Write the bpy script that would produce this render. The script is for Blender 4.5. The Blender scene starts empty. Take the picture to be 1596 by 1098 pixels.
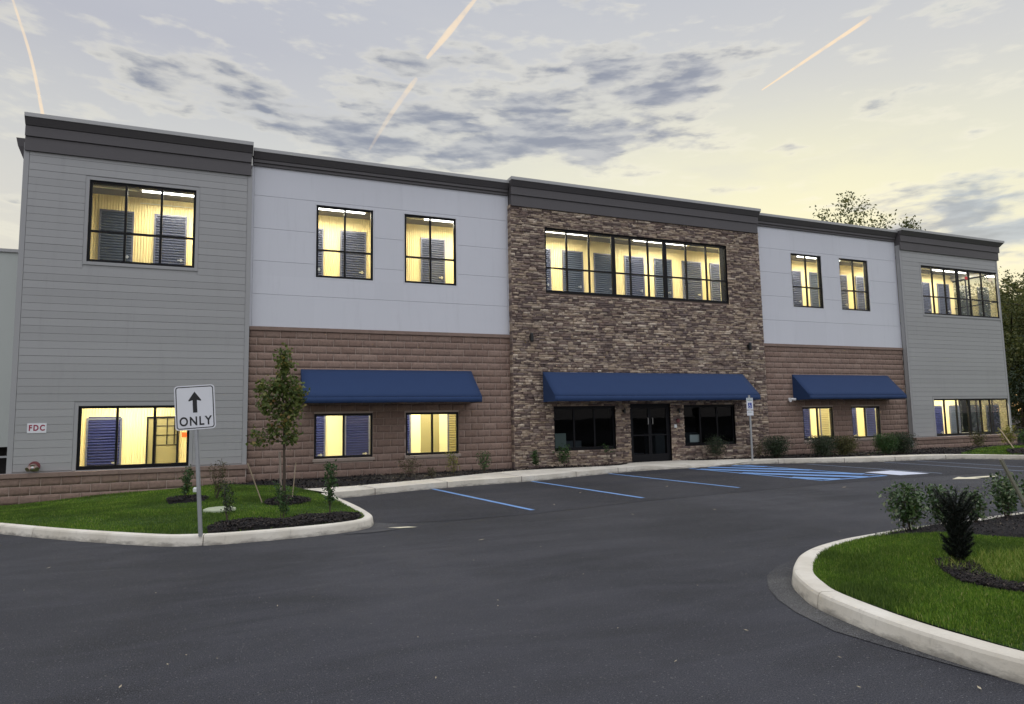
import bpy, bmesh, math, random
import numpy as np
from mathutils import Vector, Matrix
from mathutils.geometry import delaunay_2d_cdt
R = math.radians
random.seed(7); RNG = np.random.default_rng(7)
scn = bpy.context.scene; COL = scn.collection

# ------------------------------------------------------------------ camera
cam_d = bpy.data.cameras.new('camera'); cam = bpy.data.objects.new('camera', cam_d); COL.objects.link(cam)
YAW, PITCH, ROLL = 0.395460838, 0.100188622, -0.0187321154
fw = Vector((math.sin(YAW)*math.cos(PITCH), math.cos(YAW)*math.cos(PITCH), math.sin(PITCH)))
rt = Vector((math.cos(YAW), -math.sin(YAW), 0)); up = rt.cross(fw)
r2 = math.cos(ROLL)*rt + math.sin(ROLL)*up; u2 = -math.sin(ROLL)*rt + math.cos(ROLL)*up
cam.matrix_world = Matrix(((r2.x, u2.x, -fw.x, 0), (r2.y, u2.y, -fw.y, -19.0), (r2.z, u2.z, -fw.z, 1.6), (0, 0, 0, 1)))
cam_d.sensor_fit = 'HORIZONTAL'; cam_d.sensor_width = 36; cam_d.lens = 1044.258/1596*36
cam_d.clip_start = 0.05; cam_d.clip_end = 20000
scn.camera = cam
scn.view_settings.view_transform = 'Standard'; scn.view_settings.look = 'None'
scn.view_settings.exposure = 0.0; scn.view_settings.gamma = 1.0

# ------------------------------------------------------------------ node helper
class NT:
    def __init__(s, tree): s.t = tree; s.n = tree.nodes; s.l = tree.links
    def new(s, typ, **kw):
        n = s.n.new(typ)
        for k, v in kw.items(): setattr(n, k, v)
        return n
    def put(s, sock, v):
        if isinstance(v, bpy.types.NodeSocket): s.l.new(v, sock)
        elif v is not None:
            try: sock.default_value = v
            except Exception: sock.default_value = tuple(v) + (1,)
    def math(s, op, a, b=None, c=None, clamp=False):
        n = s.new('ShaderNodeMath', operation=op); n.use_clamp = clamp
        s.put(n.inputs[0], a)
        if b is not None: s.put(n.inputs[1], b)
        if c is not None: s.put(n.inputs[2], c)
        return n.outputs[0]
    def mr(s, v, a, b, c=0.0, d=1.0, smooth=True):
        n = s.new('ShaderNodeMapRange'); n.interpolation_type = 'SMOOTHSTEP' if smooth else 'LINEAR'
        s.put(n.inputs[0], v)
        for i, q in enumerate((a, b, c, d)): s.put(n.inputs[i+1], q)
        return n.outputs[0]
    def mix(s, f, a, b, blend='MIX'):
        n = s.new('ShaderNodeMix', data_type='RGBA', blend_type=blend)
        s.put(n.inputs[0], f); s.put(n.inputs[6], a if isinstance(a, bpy.types.NodeSocket) else tuple(a)+(1,))
        s.put(n.inputs[7], b if isinstance(b, bpy.types.NodeSocket) else tuple(b)+(1,))
        return n.outputs[2]
    def comb(s, x, y, z):
        n = s.new('ShaderNodeCombineXYZ'); s.put(n.inputs[0], x); s.put(n.inputs[1], y); s.put(n.inputs[2], z); return n.outputs[0]
    def noise(s, vec, scale, detail=4, rough=.5, dist=0.0, out=0):
        n = s.new('ShaderNodeTexNoise'); s.put(n.inputs['Vector'], vec)
        n.inputs['Scale'].default_value = scale; n.inputs['Detail'].default_value = detail
        n.inputs['Roughness'].default_value = rough; n.inputs['Distortion'].default_value = dist
        return n.outputs[out]
    def ramp(s, f, stops):
        n = s.new('ShaderNodeValToRGB'); s.put(n.inputs[0], f); e = n.color_ramp.elements
        while len(e) < len(stops): e.new(.5)
        for i, (p, c) in enumerate(stops): e[i].position = p; e[i].color = tuple(c)+(1,)
        return n.outputs[0]
    def pos(s): return s.new('ShaderNodeNewGeometry').outputs['Position']
    def rnd(s): return s.new('ShaderNodeNewGeometry').outputs['Random Per Island']
    def scalev(s, v, sc):
        n = s.new('ShaderNodeVectorMath', operation='MULTIPLY'); s.put(n.inputs[0], v); n.inputs[1].default_value = sc; return n.outputs[0]
    def bump(s, h, strength=.3, dist=.01):
        n = s.new('ShaderNodeBump'); n.inputs['Strength'].default_value = strength; n.inputs['Distance'].default_value = dist
        s.put(n.inputs['Height'], h); return n.outputs[0]

# ------------------------------------------------------------------ world: dusk sky with clouds, in azimuth / elevation
SUN_AZ, SUN_EL = 47.0, 3.0
w = bpy.data.worlds.new('World'); scn.world = w; w.use_nodes = True; w.node_tree.nodes.clear()
N = NT(w.node_tree)
tc = N.new('ShaderNodeTexCoord').outputs['Generated']
sx = N.new('ShaderNodeSeparateXYZ'); N.put(sx.inputs[0], tc)
X, Y, Z = sx.outputs
az = N.math('MULTIPLY', N.math('ARCTAN2', X, Y), 57.29578)
el = N.math('MULTIPLY', N.math('ARCSINE', Z), 57.29578)
base = N.ramp(N.math('DIVIDE', el, 90.0, clamp=True), [(0.0, (.78, .70, .46)), (.13, (.80, .76, .56)), (.20, (.73, .71, .62)), (.28, (.61, .60, .60)), (.42, (.50, .51, .57)), (.56, (1.25, 1.27, 1.36)), (1.0, (1.95, 1.97, 2.06))])
left = N.ramp(N.math('DIVIDE', el, 90.0, clamp=True), [(0.0, (.80, .72, .58)), (.14, (.74, .69, .60)), (.24, (.62, .61, .60)), (.32, (.50, .50, .555)), (.42, (.52, .53, .60)), (.56, (1.25, 1.27, 1.36)), (1.0, (1.95, 1.97, 2.06))])
base = N.mix(N.mr(az, 34.0, -12.0), base, left)
def gauss(a0, e0, ra, re, amp=1.0):
    da = N.math('DIVIDE', N.math('SUBTRACT', az, a0), ra); de = N.math('DIVIDE', N.math('SUBTRACT', el, e0), re)
    q = N.math('ADD', N.math('MULTIPLY', da, da), N.math('MULTIPLY', de, de))
    return N.math('MULTIPLY', N.math('EXPONENT', N.math('MULTIPLY', q, -1.0)), amp)
base = N.mix(gauss(43, 15, 20, 7.5, .85), base, (.88, .84, .53))
base = N.mix(gauss(30, 19, 12, 6, .5), base, (.86, .81, .62))
# behind the camera the sky is a cool dusk blue
back = N.mr(Y, .15, -.6)
bcol = N.ramp(N.math('DIVIDE', el, 90.0, clamp=True), [(0.0, (.56, .56, .60)), (.3, (.98, .99, 1.08)), (.56, (1.5, 1.52, 1.60)), (1.0, (1.95, 1.97, 2.06))])
base = N.mix(back, base, bcol)
# clouds
wn = N.new('ShaderNodeTexNoise'); N.put(wn.inputs['Vector'], N.comb(N.math('MULTIPLY', az, .12), N.math('MULTIPLY', el, .3), 0.0)); wn.inputs['Scale'].default_value = 1.6
wsep = N.new('ShaderNodeSeparateXYZ'); N.put(wsep.inputs[0], wn.outputs['Color'])
az = N.math('ADD', az, N.math('MULTIPLY', N.math('SUBTRACT', wsep.outputs[0], .5), 1.5)); el = N.math('ADD', el, N.math('MULTIPLY', N.math('SUBTRACT', wsep.outputs[1], .5), .6))
cv = N.comb(N.math('ADD', N.math('MULTIPLY', az, .075), N.math('MULTIPLY', el, .03)), N.math('MULTIPLY', el, .26), 3.7)
n1 = N.noise(cv, 2.1, 10, .54); n2 = N.noise(cv, 5.5, 6, .5)
dens = N.math('ADD', N.math('ADD', N.math('MULTIPLY', N.math('SUBTRACT', n1, .5), 1.15), N.math('MULTIPLY', N.math('SUBTRACT', n2, .5), .5)), .40)
mask = None
for g in [(31, 25.9, 8.5, 3.0, .22), (26, 22.9, 11, 2.4, .19), (13.5, 28.4, 5, 1.6, .22), (20, 29.5, 5, 1.2, .12), (-2, 24.6, 9, 2.2, .17), (5, 24.6, 6, 1.8, .2), (14, 25.4, 4, 1.2, .2), (9.5, 22.8, 6, 1.7, .17),
          (39, 27.0, 6, 1.6, .2), (29, 33.6, 6, 1.4, .2), (16, 22.4, 8, 1.5, .16), (33, 29, 6, 1.2, .14), (22, 25.5, 6, 2, .12), (58, 14.0, 6, 2.6, .33), (61, 10.8, 5, 1.6, .2), (53, 12.2, 2, 1.5, .2), (54, 22.4, 4, 1.0, .15), (46, 20.6, 2.5, .8, .12),
          (40.5, 18.3, 3, .8, .15), (29.5, 22.4, 3.5, 1.1, .18), (-5, 27, 6, 1.2, .08), (62, 30, 9, 5, .04)]:
    q = gauss(*g); mask = q if mask is None else N.math('ADD', mask, q)
cover = N.mr(N.math('ADD', dens, N.math('SUBTRACT', N.math('MULTIPLY', mask, 1.42), .0)), .56, .84)
wisps = N.math('MULTIPLY', N.mr(N.noise(cv, 1.3, 10, .62), .47, .72), .22)
n3 = N.noise(N.scalev(cv, (1, 1.3, 1)), 3.0, 7, .55)
ccol = N.mix(N.mr(n3, .36, .64), (.215, .23, .31), (.50, .495, .51))
ccol = N.mix(N.mr(az, 48, 58), ccol, N.mix(N.mr(n3, .38, .62), (.23, .28, .36), (.36, .42, .50)))
edge = N.math('MULTIPLY', N.mr(N.math('ADD', dens, mask), .44, .64), .45)
col = N.mix(edge, base, N.mix(back, (.92, .86, .70), (.55, .56, .66)))
col = N.mix(wisps, col, (.60, .59, .60))
col = N.mix(N.math('MULTIPLY', cover, .92), col, ccol)
sky = N.new('ShaderNodeTexSky', sky_type='NISHITA'); sky.sun_disc = False
sky.sun_elevation = R(SUN_EL); sky.sun_rotation = R(SUN_AZ); sky.air_density = 1.0; sky.dust_density = .3
bg1 = N.new('ShaderNodeBackground'); N.put(bg1.inputs[0], col); bg1.inputs[1].default_value = .93
bg2 = N.new('ShaderNodeBackground'); N.put(bg2.inputs[0], sky.outputs[0]); bg2.inputs[1].default_value = .05
ad = N.new('ShaderNodeAddShader'); N.l.new(bg1.outputs[0], ad.inputs[0]); N.l.new(bg2.outputs[0], ad.inputs[1])
wo = N.new('ShaderNodeOutputWorld'); N.l.new(ad.outputs[0], wo.inputs[0])

sd = bpy.data.lights.new('sun', 'SUN'); sd.energy = .5; sd.angle = R(10); sd.color = (1, .8, .55)
so = bpy.data.objects.new('sun', sd); COL.objects.link(so)
sdir = Vector((math.sin(R(SUN_AZ))*math.cos(R(SUN_EL)), math.cos(R(SUN_AZ))*math.cos(R(SUN_EL)), math.sin(R(SUN_EL))))
so.rotation_euler = sdir.to_track_quat('Z', 'Y').to_euler(); so.location = (30, 30, 40)

# ------------------------------------------------------------------ materials
MATS = {}
def mat(name, color=(.5, .5, .5), rough=.7, metal=0.0, spec=.5, build=None):
    m = bpy.data.materials.new(name); m.use_nodes = True; nt = NT(m.node_tree); b = m.node_tree.nodes['Principled BSDF']
    b.inputs['Roughness'].default_value = rough; b.inputs['Metallic'].default_value = metal
    b.inputs['Specular IOR Level'].default_value = spec
    b.inputs['Base Color'].default_value = tuple(color)+(1,)
    if build: build(nt, b)
    MATS[name] = m; return m
def soft(c, amt=.12, scale=3.0, fine=40.0, bs=.15, bd=.004):
    """plain surface with gentle weathering and fine grain"""
    def f(n, b):
        p = n.pos(); a = n.noise(p, scale, 5, .6); g = n.noise(p, fine, 3, .6)
        k = n.math('ADD', n.math('MULTIPLY', n.math('SUBTRACT', a, .5), amt*2), n.math('ADD', n.math('MULTIPLY', n.math('SUBTRACT', g, .5), amt), 1.0))
        mm = n.new('ShaderNodeVectorMath', operation='SCALE'); mm.inputs[0].default_value = c; n.put(mm.inputs['Scale'], k)
        n.put(b.inputs['Base Color'], mm.outputs[0]); n.put(b.inputs['Normal'], n.bump(g, bs, bd))
    return f
def asphalt(c0, c1, rough=.62):
    def f(n, b):
        p = n.pos(); big = n.noise(p, .16, 5, .6, .8); mid = n.noise(n.scalev(p, (.5, 1.8, 1)), .9, 6, .7, .8)
        fine = n.noise(p, 130, 2, .6)
        vo = n.new('ShaderNodeTexVoronoi'); n.put(vo.inputs['Vector'], p); vo.inputs['Scale'].default_value = 95
        spk = n.noise(p, 60, 1, .5)
        k = n.math('ADD', n.math('MULTIPLY', big, .6), n.math('MULTIPLY', mid, .4))
        col = n.mix(n.mr(k, .40, .60), c0, c1)
        col = n.mix(n.mr(fine, .34, .68), n.mix(.55, col, (.006, .006, .008)), n.mix(.22, col, (.26, .26, .28)))
        col = n.mix(n.mr(spk, .66, .73, 0, .55), col, (.24, .24, .25)); sc2 = n.noise(p, 24, 2, .5); col = n.mix(n.mr(sc2, .70, .74, 0, .6), col, (.20, .19, .18))
        tr = n.new('ShaderNodeTexWave'); n.put(tr.inputs['Vector'], n.scalev(p, (.25, 1, 1))); tr.inputs['Scale'].default_value = .35; tr.inputs['Distortion'].default_value = 5; tr.inputs['Detail'].default_value = 3; col = n.mix(n.mr(tr.outputs[0], .2, .9, 0, .28), col, n.mix(.5, col, (.09, .09, .105)))
        n.put(b.inputs['Base Color'], col)
        n.put(b.inputs['Roughness'], n.mr(k, .3, .7, rough+.14, rough-.04)); b.inputs['Specular IOR Level'].default_value = .22
        h = n.math('ADD', n.math('MULTIPLY', vo.outputs[0], .7), n.math('ADD', fine, n.math('MULTIPLY', mid, .6)))
        n.put(b.inputs['Normal'], n.bump(h, .8, .009))
    return f
def islands(stops, bump=.5, scale=45, bd=.006, stain=.25):
    def f(n, b):
        col = n.ramp(n.rnd(), stops); p = n.pos(); a = n.noise(p, scale, 4, .65); l = n.noise(p, .5, 4, .6); m = n.noise(p, 14, 3, .6)
        col = n.mix(n.mr(m, .35, .7, 0, .35), col, n.mix(.5, col, (.02, .015, .015)))
        col = n.mix(n.mr(l, .35, .7, 0, stain), col, n.mix(.5, col, (.05, .045, .045)))
        n.put(b.inputs['Base Color'], col); n.put(b.inputs['Normal'], n.bump(n.math('ADD', a, m), bump, bd))
    return f
def leafy(stops, tr=.25):
    def f(n, b):
        col = n.ramp(n.rnd(), stops); n.put(b.inputs['Base Color'], col)
        t = n.new('ShaderNodeBsdfTranslucent'); n.put(t.inputs[0], col); mx = n.new('ShaderNodeMixShader'); mx.inputs[0].default_value = tr
        n.l.new(b.outputs[0], mx.inputs[1]); n.l.new(t.outputs[0], mx.inputs[2])
        out = [q for q in n.n if q.type == 'OUTPUT_MATERIAL'][0]; n.l.new(mx.outputs[0], out.inputs[0])
    return f
mat('asphalt', rough=.6, build=asphalt((.0055, .007, .013), (.026, .0285, .043)))
mat('asphalt_new', rough=.66, build=asphalt((.005, .006, .012), (.010, .0115, .020), .75))
mat('asphalt_patch', rough=.8, build=asphalt((.05, .05, .052), (.13, .127, .12), .85))
def concf(n, b):
    p = n.pos(); a = n.noise(p, 1.6, 6, .65); g = n.noise(p, 90, 3, .6); s = n.noise(n.scalev(p, (3, 3, .6)), 3.0, 5, .7)
    col = n.mix(n.mr(a, .3, .7), (.60, .555, .47), (.74, .70, .62))
    col = n.mix(n.mr(s, .55, .8, 0, .55), col, (.26, .235, .20)); col = n.mix(n.mr(g, .6, .8, 0, .35), col, (.3, .28, .25)); z_ = n.new('ShaderNodeSeparateXYZ'); n.put(z_.inputs[0], p); sm = n.noise(n.scalev(p, (4, 4, 12)), 1.2, 6, .7); col = n.mix(n.math('MULTIPLY', n.mr(n.math('ADD', z_.outputs[2], n.math('MULTIPLY', n.math('SUBTRACT', sm, .5), .22)), .07, -.02), .75), col, (.13, .12, .105))
    n.put(b.inputs['Base Color'], col); n.put(b.inputs['Normal'], n.bump(n.math('ADD', g, a), .35, .004))
mat('concrete', rough=.85, build=concf)
mat('cap_stone', rough=.9, build=soft((.24, .17, .14), .3, 6, 60, .5, .006))
mat('sill_stone', rough=.9, build=soft((.33, .27, .23), .25, 6, 60, .4, .005))
def boards(c, var, rough_scale=.8):
    def f(n, b):
        p = n.pos(); r_ = n.math('ADD', 1.0-var, n.math('MULTIPLY', n.rnd(), var*2)); st = n.noise(n.scalev(p, (2.2, 2.2, .25)), 2.0, 6, .7); l = n.noise(p, .35, 4, .6)
        k = n.math('MULTIPLY', r_, n.math('ADD', .93, n.math('ADD', n.math('MULTIPLY', l, .10), n.mr(st, .5, .8, .02, -.07))))
        mm = n.new('ShaderNodeVectorMath', operation='SCALE'); mm.inputs[0].default_value = c; n.put(mm.inputs['Scale'], k)
        n.put(b.inputs['Base Color'], mm.outputs[0]); n.put(b.inputs['Normal'], n.bump(n.math('ADD', n.noise(n.scalev(p, (1, 1, 6)), 60, 3, .6), n.math('MULTIPLY', l, 6)), .18, .002))
    return f
mat('siding', rough=.55, build=boards((.35, .35, .352), .045))
mat('trim_grey', rough=.55, build=soft((.335, .335, .34), .05, .8, 220, .1, .002))
mat('panel_white', rough=.6, build=boards((.63, .64, .69), .015))
mat('panel_side', rough=.7, build=soft((.52, .55, .52), .05, .6, 100, .1, .002))
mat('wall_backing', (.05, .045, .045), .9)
mat('mortar', rough=.95, build=soft((.42, .335, .29), .15, 3, 90, .3, .003))
mat('stone_gap', rough=.95, build=soft((.11, .08, .065), .3, 3, 60, .3, .003))
mat('block', rough=.95, build=islands([(0, (.275, .188, .148)), (.3, (.245, .163, .130)), (.6, (.295, .205, .165)), (.85, (.26, .176, .141)), (1, (.325, .23, .185))], .9, 34, .012))
mat('stone', rough=.9, build=islands([(0, (.22, .155, .128)), (.16, (.40, .305, .225)), (.3, (.33, .25, .20)), (.42, (.15, .108, .095)), (.55, (.52, .41, .31)), (.68, (.27, .205, .175)), (.8, (.45, .36, .285)), (.9, (.17, .125, .115)), (.96, (.64, .53, .42)), (1, (.37, .275, .21))], .8, 40, .01, .3))
for m_ in ('stone',):
    for nd in MATS[m_].node_tree.nodes:
        if nd.type == 'VALTORGB': nd.color_ramp.interpolation = 'CONSTANT'
mat('cornice', rough=.6, build=soft((.086, .079, .083), .10, 1.2, 160, .12, .002))
mat('coping', (.42, .42, .42), .5, .2)
mat('frame_black', (.006, .006, .008), .5, 0, .2)
mat('awning_navy', rough=.85, build=soft((.013, .038, .115), .07, 2.5, 300, .2, .001))
mat('awning_inner', rough=.9, build=soft((.006, .010, .028), .05, 2.5, 300, .2, .001))
mat('cream', rough=.45, build=soft((.86, .73, .40), .03, 1.0, 60, .05, .002))
mat('cream_smooth', rough=.4, build=soft((.88, .80, .48), .02, .7, 60, .03, .002))
mat('ceiling_dark', rough=.8, build=soft((.12, .115, .115), .1, 2, 60, .1, .002))
mat('floor_in', rough=.5, build=soft((.35, .34, .32), .1, 2, 60, .1, .002))
mat('rollup', (.11, .125, .20), .26, .45)
mat('rollup_navy', (.04, .05, .17), .25, .4)
mat('rollup_slate', (.08, .10, .15), .32, .3)
mat('rollup_dim', (.30, .26, .12), .4)
mat('door_frame', (.12, .13, .19), .4, .3)
mat('steel', (.55, .55, .56), .32, .9)
mat('galv', rough=.45, metal=.7, build=soft((.42, .43, .44), .2, 8, 120, .1, .001))
mat('black_metal', (.010, .010, .011), .45)
mat('white_plastic', (.75, .75, .76), .35)
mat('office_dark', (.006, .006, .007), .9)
mat('office_panel', (.34, .40, .38), .6)
mat('office_desk', (.13, .14, .17), .5)
mat('paper', (.7, .72, .72), .7)
mat('conduit', (.8, .78, .66), .4)
mat('sign_white', rough=.45, build=soft((.74, .75, .78), .03, 4, 200, .03, .001))
mat('sign_black', (.012, .012, .014), .5)
mat('sign_red', (.30, .012, .05), .5)
mat('sign_blue', (.02, .06, .33), .5)
mat('sign_green', (.02, .16, .07), .5)
mat('red_paint', (.16, .04, .045), .35)
mat('orange_label', (.85, .16, .03), .5)
mat('brass', (.55, .42, .38), .28, .9)
def paintf(c, wear=.62):
    def f(n, b):
        p = n.pos(); g = n.noise(p, 70, 4, .7); l = n.noise(p, 1.5, 4, .6)
        k = n.mr(n.math('ADD', n.math('MULTIPLY', g, .8), n.math('MULTIPLY', l, .3)), wear, wear+.14, 0, .75)
        n.put(b.inputs['Base Color'], n.mix(k, c, (.045, .045, .052))); n.put(b.inputs['Normal'], n.bump(g, .4, .004))
    return f
mat('paint_blue', rough=.7, build=paintf((.15, .30, .60)))
mat('paint_blue_faint', rough=.7, build=paintf((.22, .27, .38), .55))
mat('paint_white', rough=.7, build=paintf((.60, .64, .76)))
mat('paint_cream', rough=.7, build=paintf((.72, .67, .50)))
def lawnf(n, b):
    p = n.pos(); a = n.noise(p, .9, 5, .6); g = n.noise(p, 60, 4, .7)
    col = n.mix(n.mr(a, .3, .7), (.030, .075, .008), (.055, .125, .012)); col = n.mix(n.mr(g, .4, .7, 0, .6), col, (.015, .03, .006))
    n.put(b.inputs['Base Color'], col); n.put(b.inputs['Normal'], n.bump(g, 1, .02))
mat('lawn', rough=.95, build=lawnf)
mat('soil', rough=1, build=soft((.012, .010, .011), .4, 6, 50, 1, .03))
mat('mulch', rough=.95, build=islands([(0, (.006, .006, .008)), (.4, (.014, .011, .012)), (.8, (.026, .019, .017)), (.97, (.05, .035, .028)), (1, (.20, .16, .12))], .6, 80, .004, 0))
mat('warning_brick', rough=.9, build=soft((.24, .10, .08), .2, 5, 60, .6, .01))
def grassf(n, b):
    p = n.pos(); a = n.noise(p, .8, 4, .6)
    c1 = n.ramp(n.rnd(), [(0, (.05, .11, .008)), (.4, (.10, .20, .012)), (.75, (.15, .28, .02)), (.95, (.27, .36, .05)), (1, (.42, .38, .16))])
    c2 = n.ramp(n.rnd(), [(0, (.03, .07, .006)), (.6, (.065, .125, .010)), (1, (.13, .19, .03))])
    col = n.mix(n.mr(a, .35, .65), c1, c2); n.put(b.inputs['Base Color'], col)
    t = n.new('ShaderNodeBsdfTranslucent'); n.put(t.inputs[0], col); mx = n.new('ShaderNodeMixShader'); mx.inputs[0].default_value = .3
    n.l.new(b.outputs[0], mx.inputs[1]); n.l.new(t.outputs[0], mx.inputs[2])
    out = [q for q in n.n if q.type == 'OUTPUT_MATERIAL'][0]; n.l.new(mx.outputs[0], out.inputs[0])
mat('grass', rough=.7, build=grassf)
mat('grass_dry', rough=.7, build=leafy([(0, (.10, .19, .02)), (.6, (.19, .29, .03)), (1, (.38, .38, .10))], .3))
mat('leaf_holly', rough=.28, build=leafy([(0, (.02, .05, .014)), (.5, (.05, .10, .028)), (.85, (.09, .14, .05)), (1, (.32, .36, .22))], .12))
mat('leaf_maple', rough=.6, build=leafy([(0, (.055, .085, .018)), (.5, (.10, .14, .03)), (.85, (.16, .19, .045)), (.96, (.24, .18, .05)), (1, (.22, .10, .04))], .3))
mat('leaf_yellow', rough=.6, build=leafy([(0, (.10, .12, .02)), (.6, (.20, .20, .04)), (1, (.32, .28, .06))], .3))
mat('leaf_green', rough=.55, build=leafy([(0, (.015, .045, .010)), (.6, (.035, .09, .018)), (1, (.07, .14, .03))], .2))
mat('leaf_bronze', rough=.6, build=leafy([(0, (.06, .04, .02)), (.5, (.09, .07, .03)), (1, (.07, .09, .03))], .2))
mat('leaf_box', rough=.55, build=leafy([(0, (.008, .018, .007)), (.6, (.018, .038, .012)), (1, (.04, .065, .02))], .1))
mat('leaf_box_olive', rough=.55, build=leafy([(0, (.04, .045, .010)), (.6, (.075, .075, .018)), (1, (.12, .11, .03))], .15))
mat('leaf_dark', rough=.6, build=leafy([(0, (.003, .006, .004)), (.7, (.006, .012, .007)), (1, (.013, .022, .012))], .05))
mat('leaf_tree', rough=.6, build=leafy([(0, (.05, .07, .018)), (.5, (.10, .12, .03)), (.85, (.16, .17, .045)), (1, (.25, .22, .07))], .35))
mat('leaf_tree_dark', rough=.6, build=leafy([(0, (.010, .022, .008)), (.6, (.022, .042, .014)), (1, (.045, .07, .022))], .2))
mat('bark', rough=.95, build=soft((.075, .055, .042), .4, 9, 60, .8, .01))
mat('bark_pale', rough=.95, build=soft((.16, .13, .10), .4, 9, 60, .8, .01))
mat('wood_stake', rough=.85, build=soft((.34, .27, .19), .3, 12, 90, .4, .004))
mat('wood_stake_old', rough=.85, build=soft((.20, .19, .15), .3, 12, 90, .4, .004))
mat('cover_green', rough=.7, build=soft((.38, .42, .30), .1, 6, 90, .1, .002))
mat('leaf_litter', (.42, .36, .25), .8)
def emit(name, c, s):
    m = bpy.data.materials.new(name); m.use_nodes = True; m.node_tree.nodes.clear(); n = NT(m.node_tree)
    e = n.new('ShaderNodeEmission'); e.inputs[0].default_value = tuple(c)+(1,); e.inputs[1].default_value = s
    o = n.new('ShaderNodeOutputMaterial'); n.l.new(e.outputs[0], o.inputs[0]); MATS[name] = m
emit('tube_light', (1, .97, .9), 9.0)
emit('exit_red', (.8, .05, .05), .6)
def glassmat(name, tint, ior, rough=0.0):
    m = bpy.data.materials.new(name); m.use_nodes = True; m.node_tree.nodes.clear(); n = NT(m.node_tree)
    t = n.new('ShaderNodeBsdfTransparent'); t.inputs[0].default_value = tuple(tint)+(1,)
    g = n.new('ShaderNodeBsdfGlossy'); g.inputs['Roughness'].default_value = rough; g.inputs[0].default_value = (.9, .93, .95, 1)
    lw = n.new('ShaderNodeLayerWeight'); lw.inputs[0].default_value = .5; mx = n.new('ShaderNodeMixShader')
    nb = n.bump(n.noise(n.pos(), 1.2, 1, .5), .10, .01); n.put(g.inputs['Normal'], nb)
    fr_ = n.math('ADD', ior, n.math('MULTIPLY', n.math('POWER', lw.outputs['Facing'], 4.0), .75), clamp=True)
    n.l.new(fr_, mx.inputs[0]); n.l.new(t.outputs[0], mx.inputs[1]); n.l.new(g.outputs[0], mx.inputs[2])
    o = n.new('ShaderNodeOutputMaterial'); n.l.new(mx.outputs[0], o.inputs[0]); MATS[name] = m
glassmat('glass', (.93, .95, .95), .025)
glassmat('glass_east', (.8, .82, .82), .28)
glassmat('glass_dark', (.55, .6, .6), .012)
def contrailmat():
    m = bpy.data.materials.new('contrail_ice'); m.use_nodes = True; m.node_tree.nodes.clear(); n = NT(m.node_tree)
    e = n.new('ShaderNodeEmission'); e.inputs[0].default_value = (1, .80, .58, 1); e.inputs[1].default_value = 1.0
    t = n.new('ShaderNodeBsdfTransparent'); lw = n.new('ShaderNodeLayerWeight'); lw.inputs[0].default_value = .5
    nz = n.noise(n.pos(), .012, 6, .65)
    face = n.math('SUBTRACT', 1.0, lw.outputs['Facing'])
    at = n.new('ShaderNodeAttribute'); at.attribute_name = 'fade'
    a = n.math('MULTIPLY', n.math('MULTIPLY', n.mr(face, .05, 1.0, 0, .8), n.mr(nz, .25, .6, .25, 1)), at.outputs['Fac'])
    mx = n.new('ShaderNodeMixShader'); n.put(mx.inputs[0], a); n.l.new(t.outputs[0], mx.inputs[1]); n.l.new(e.outputs[0], mx.inputs[2])
    o = n.new('ShaderNodeOutputMaterial'); n.l.new(mx.outputs[0], o.inputs[0]); MATS['contrail_ice'] = m
contrailmat()

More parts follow.
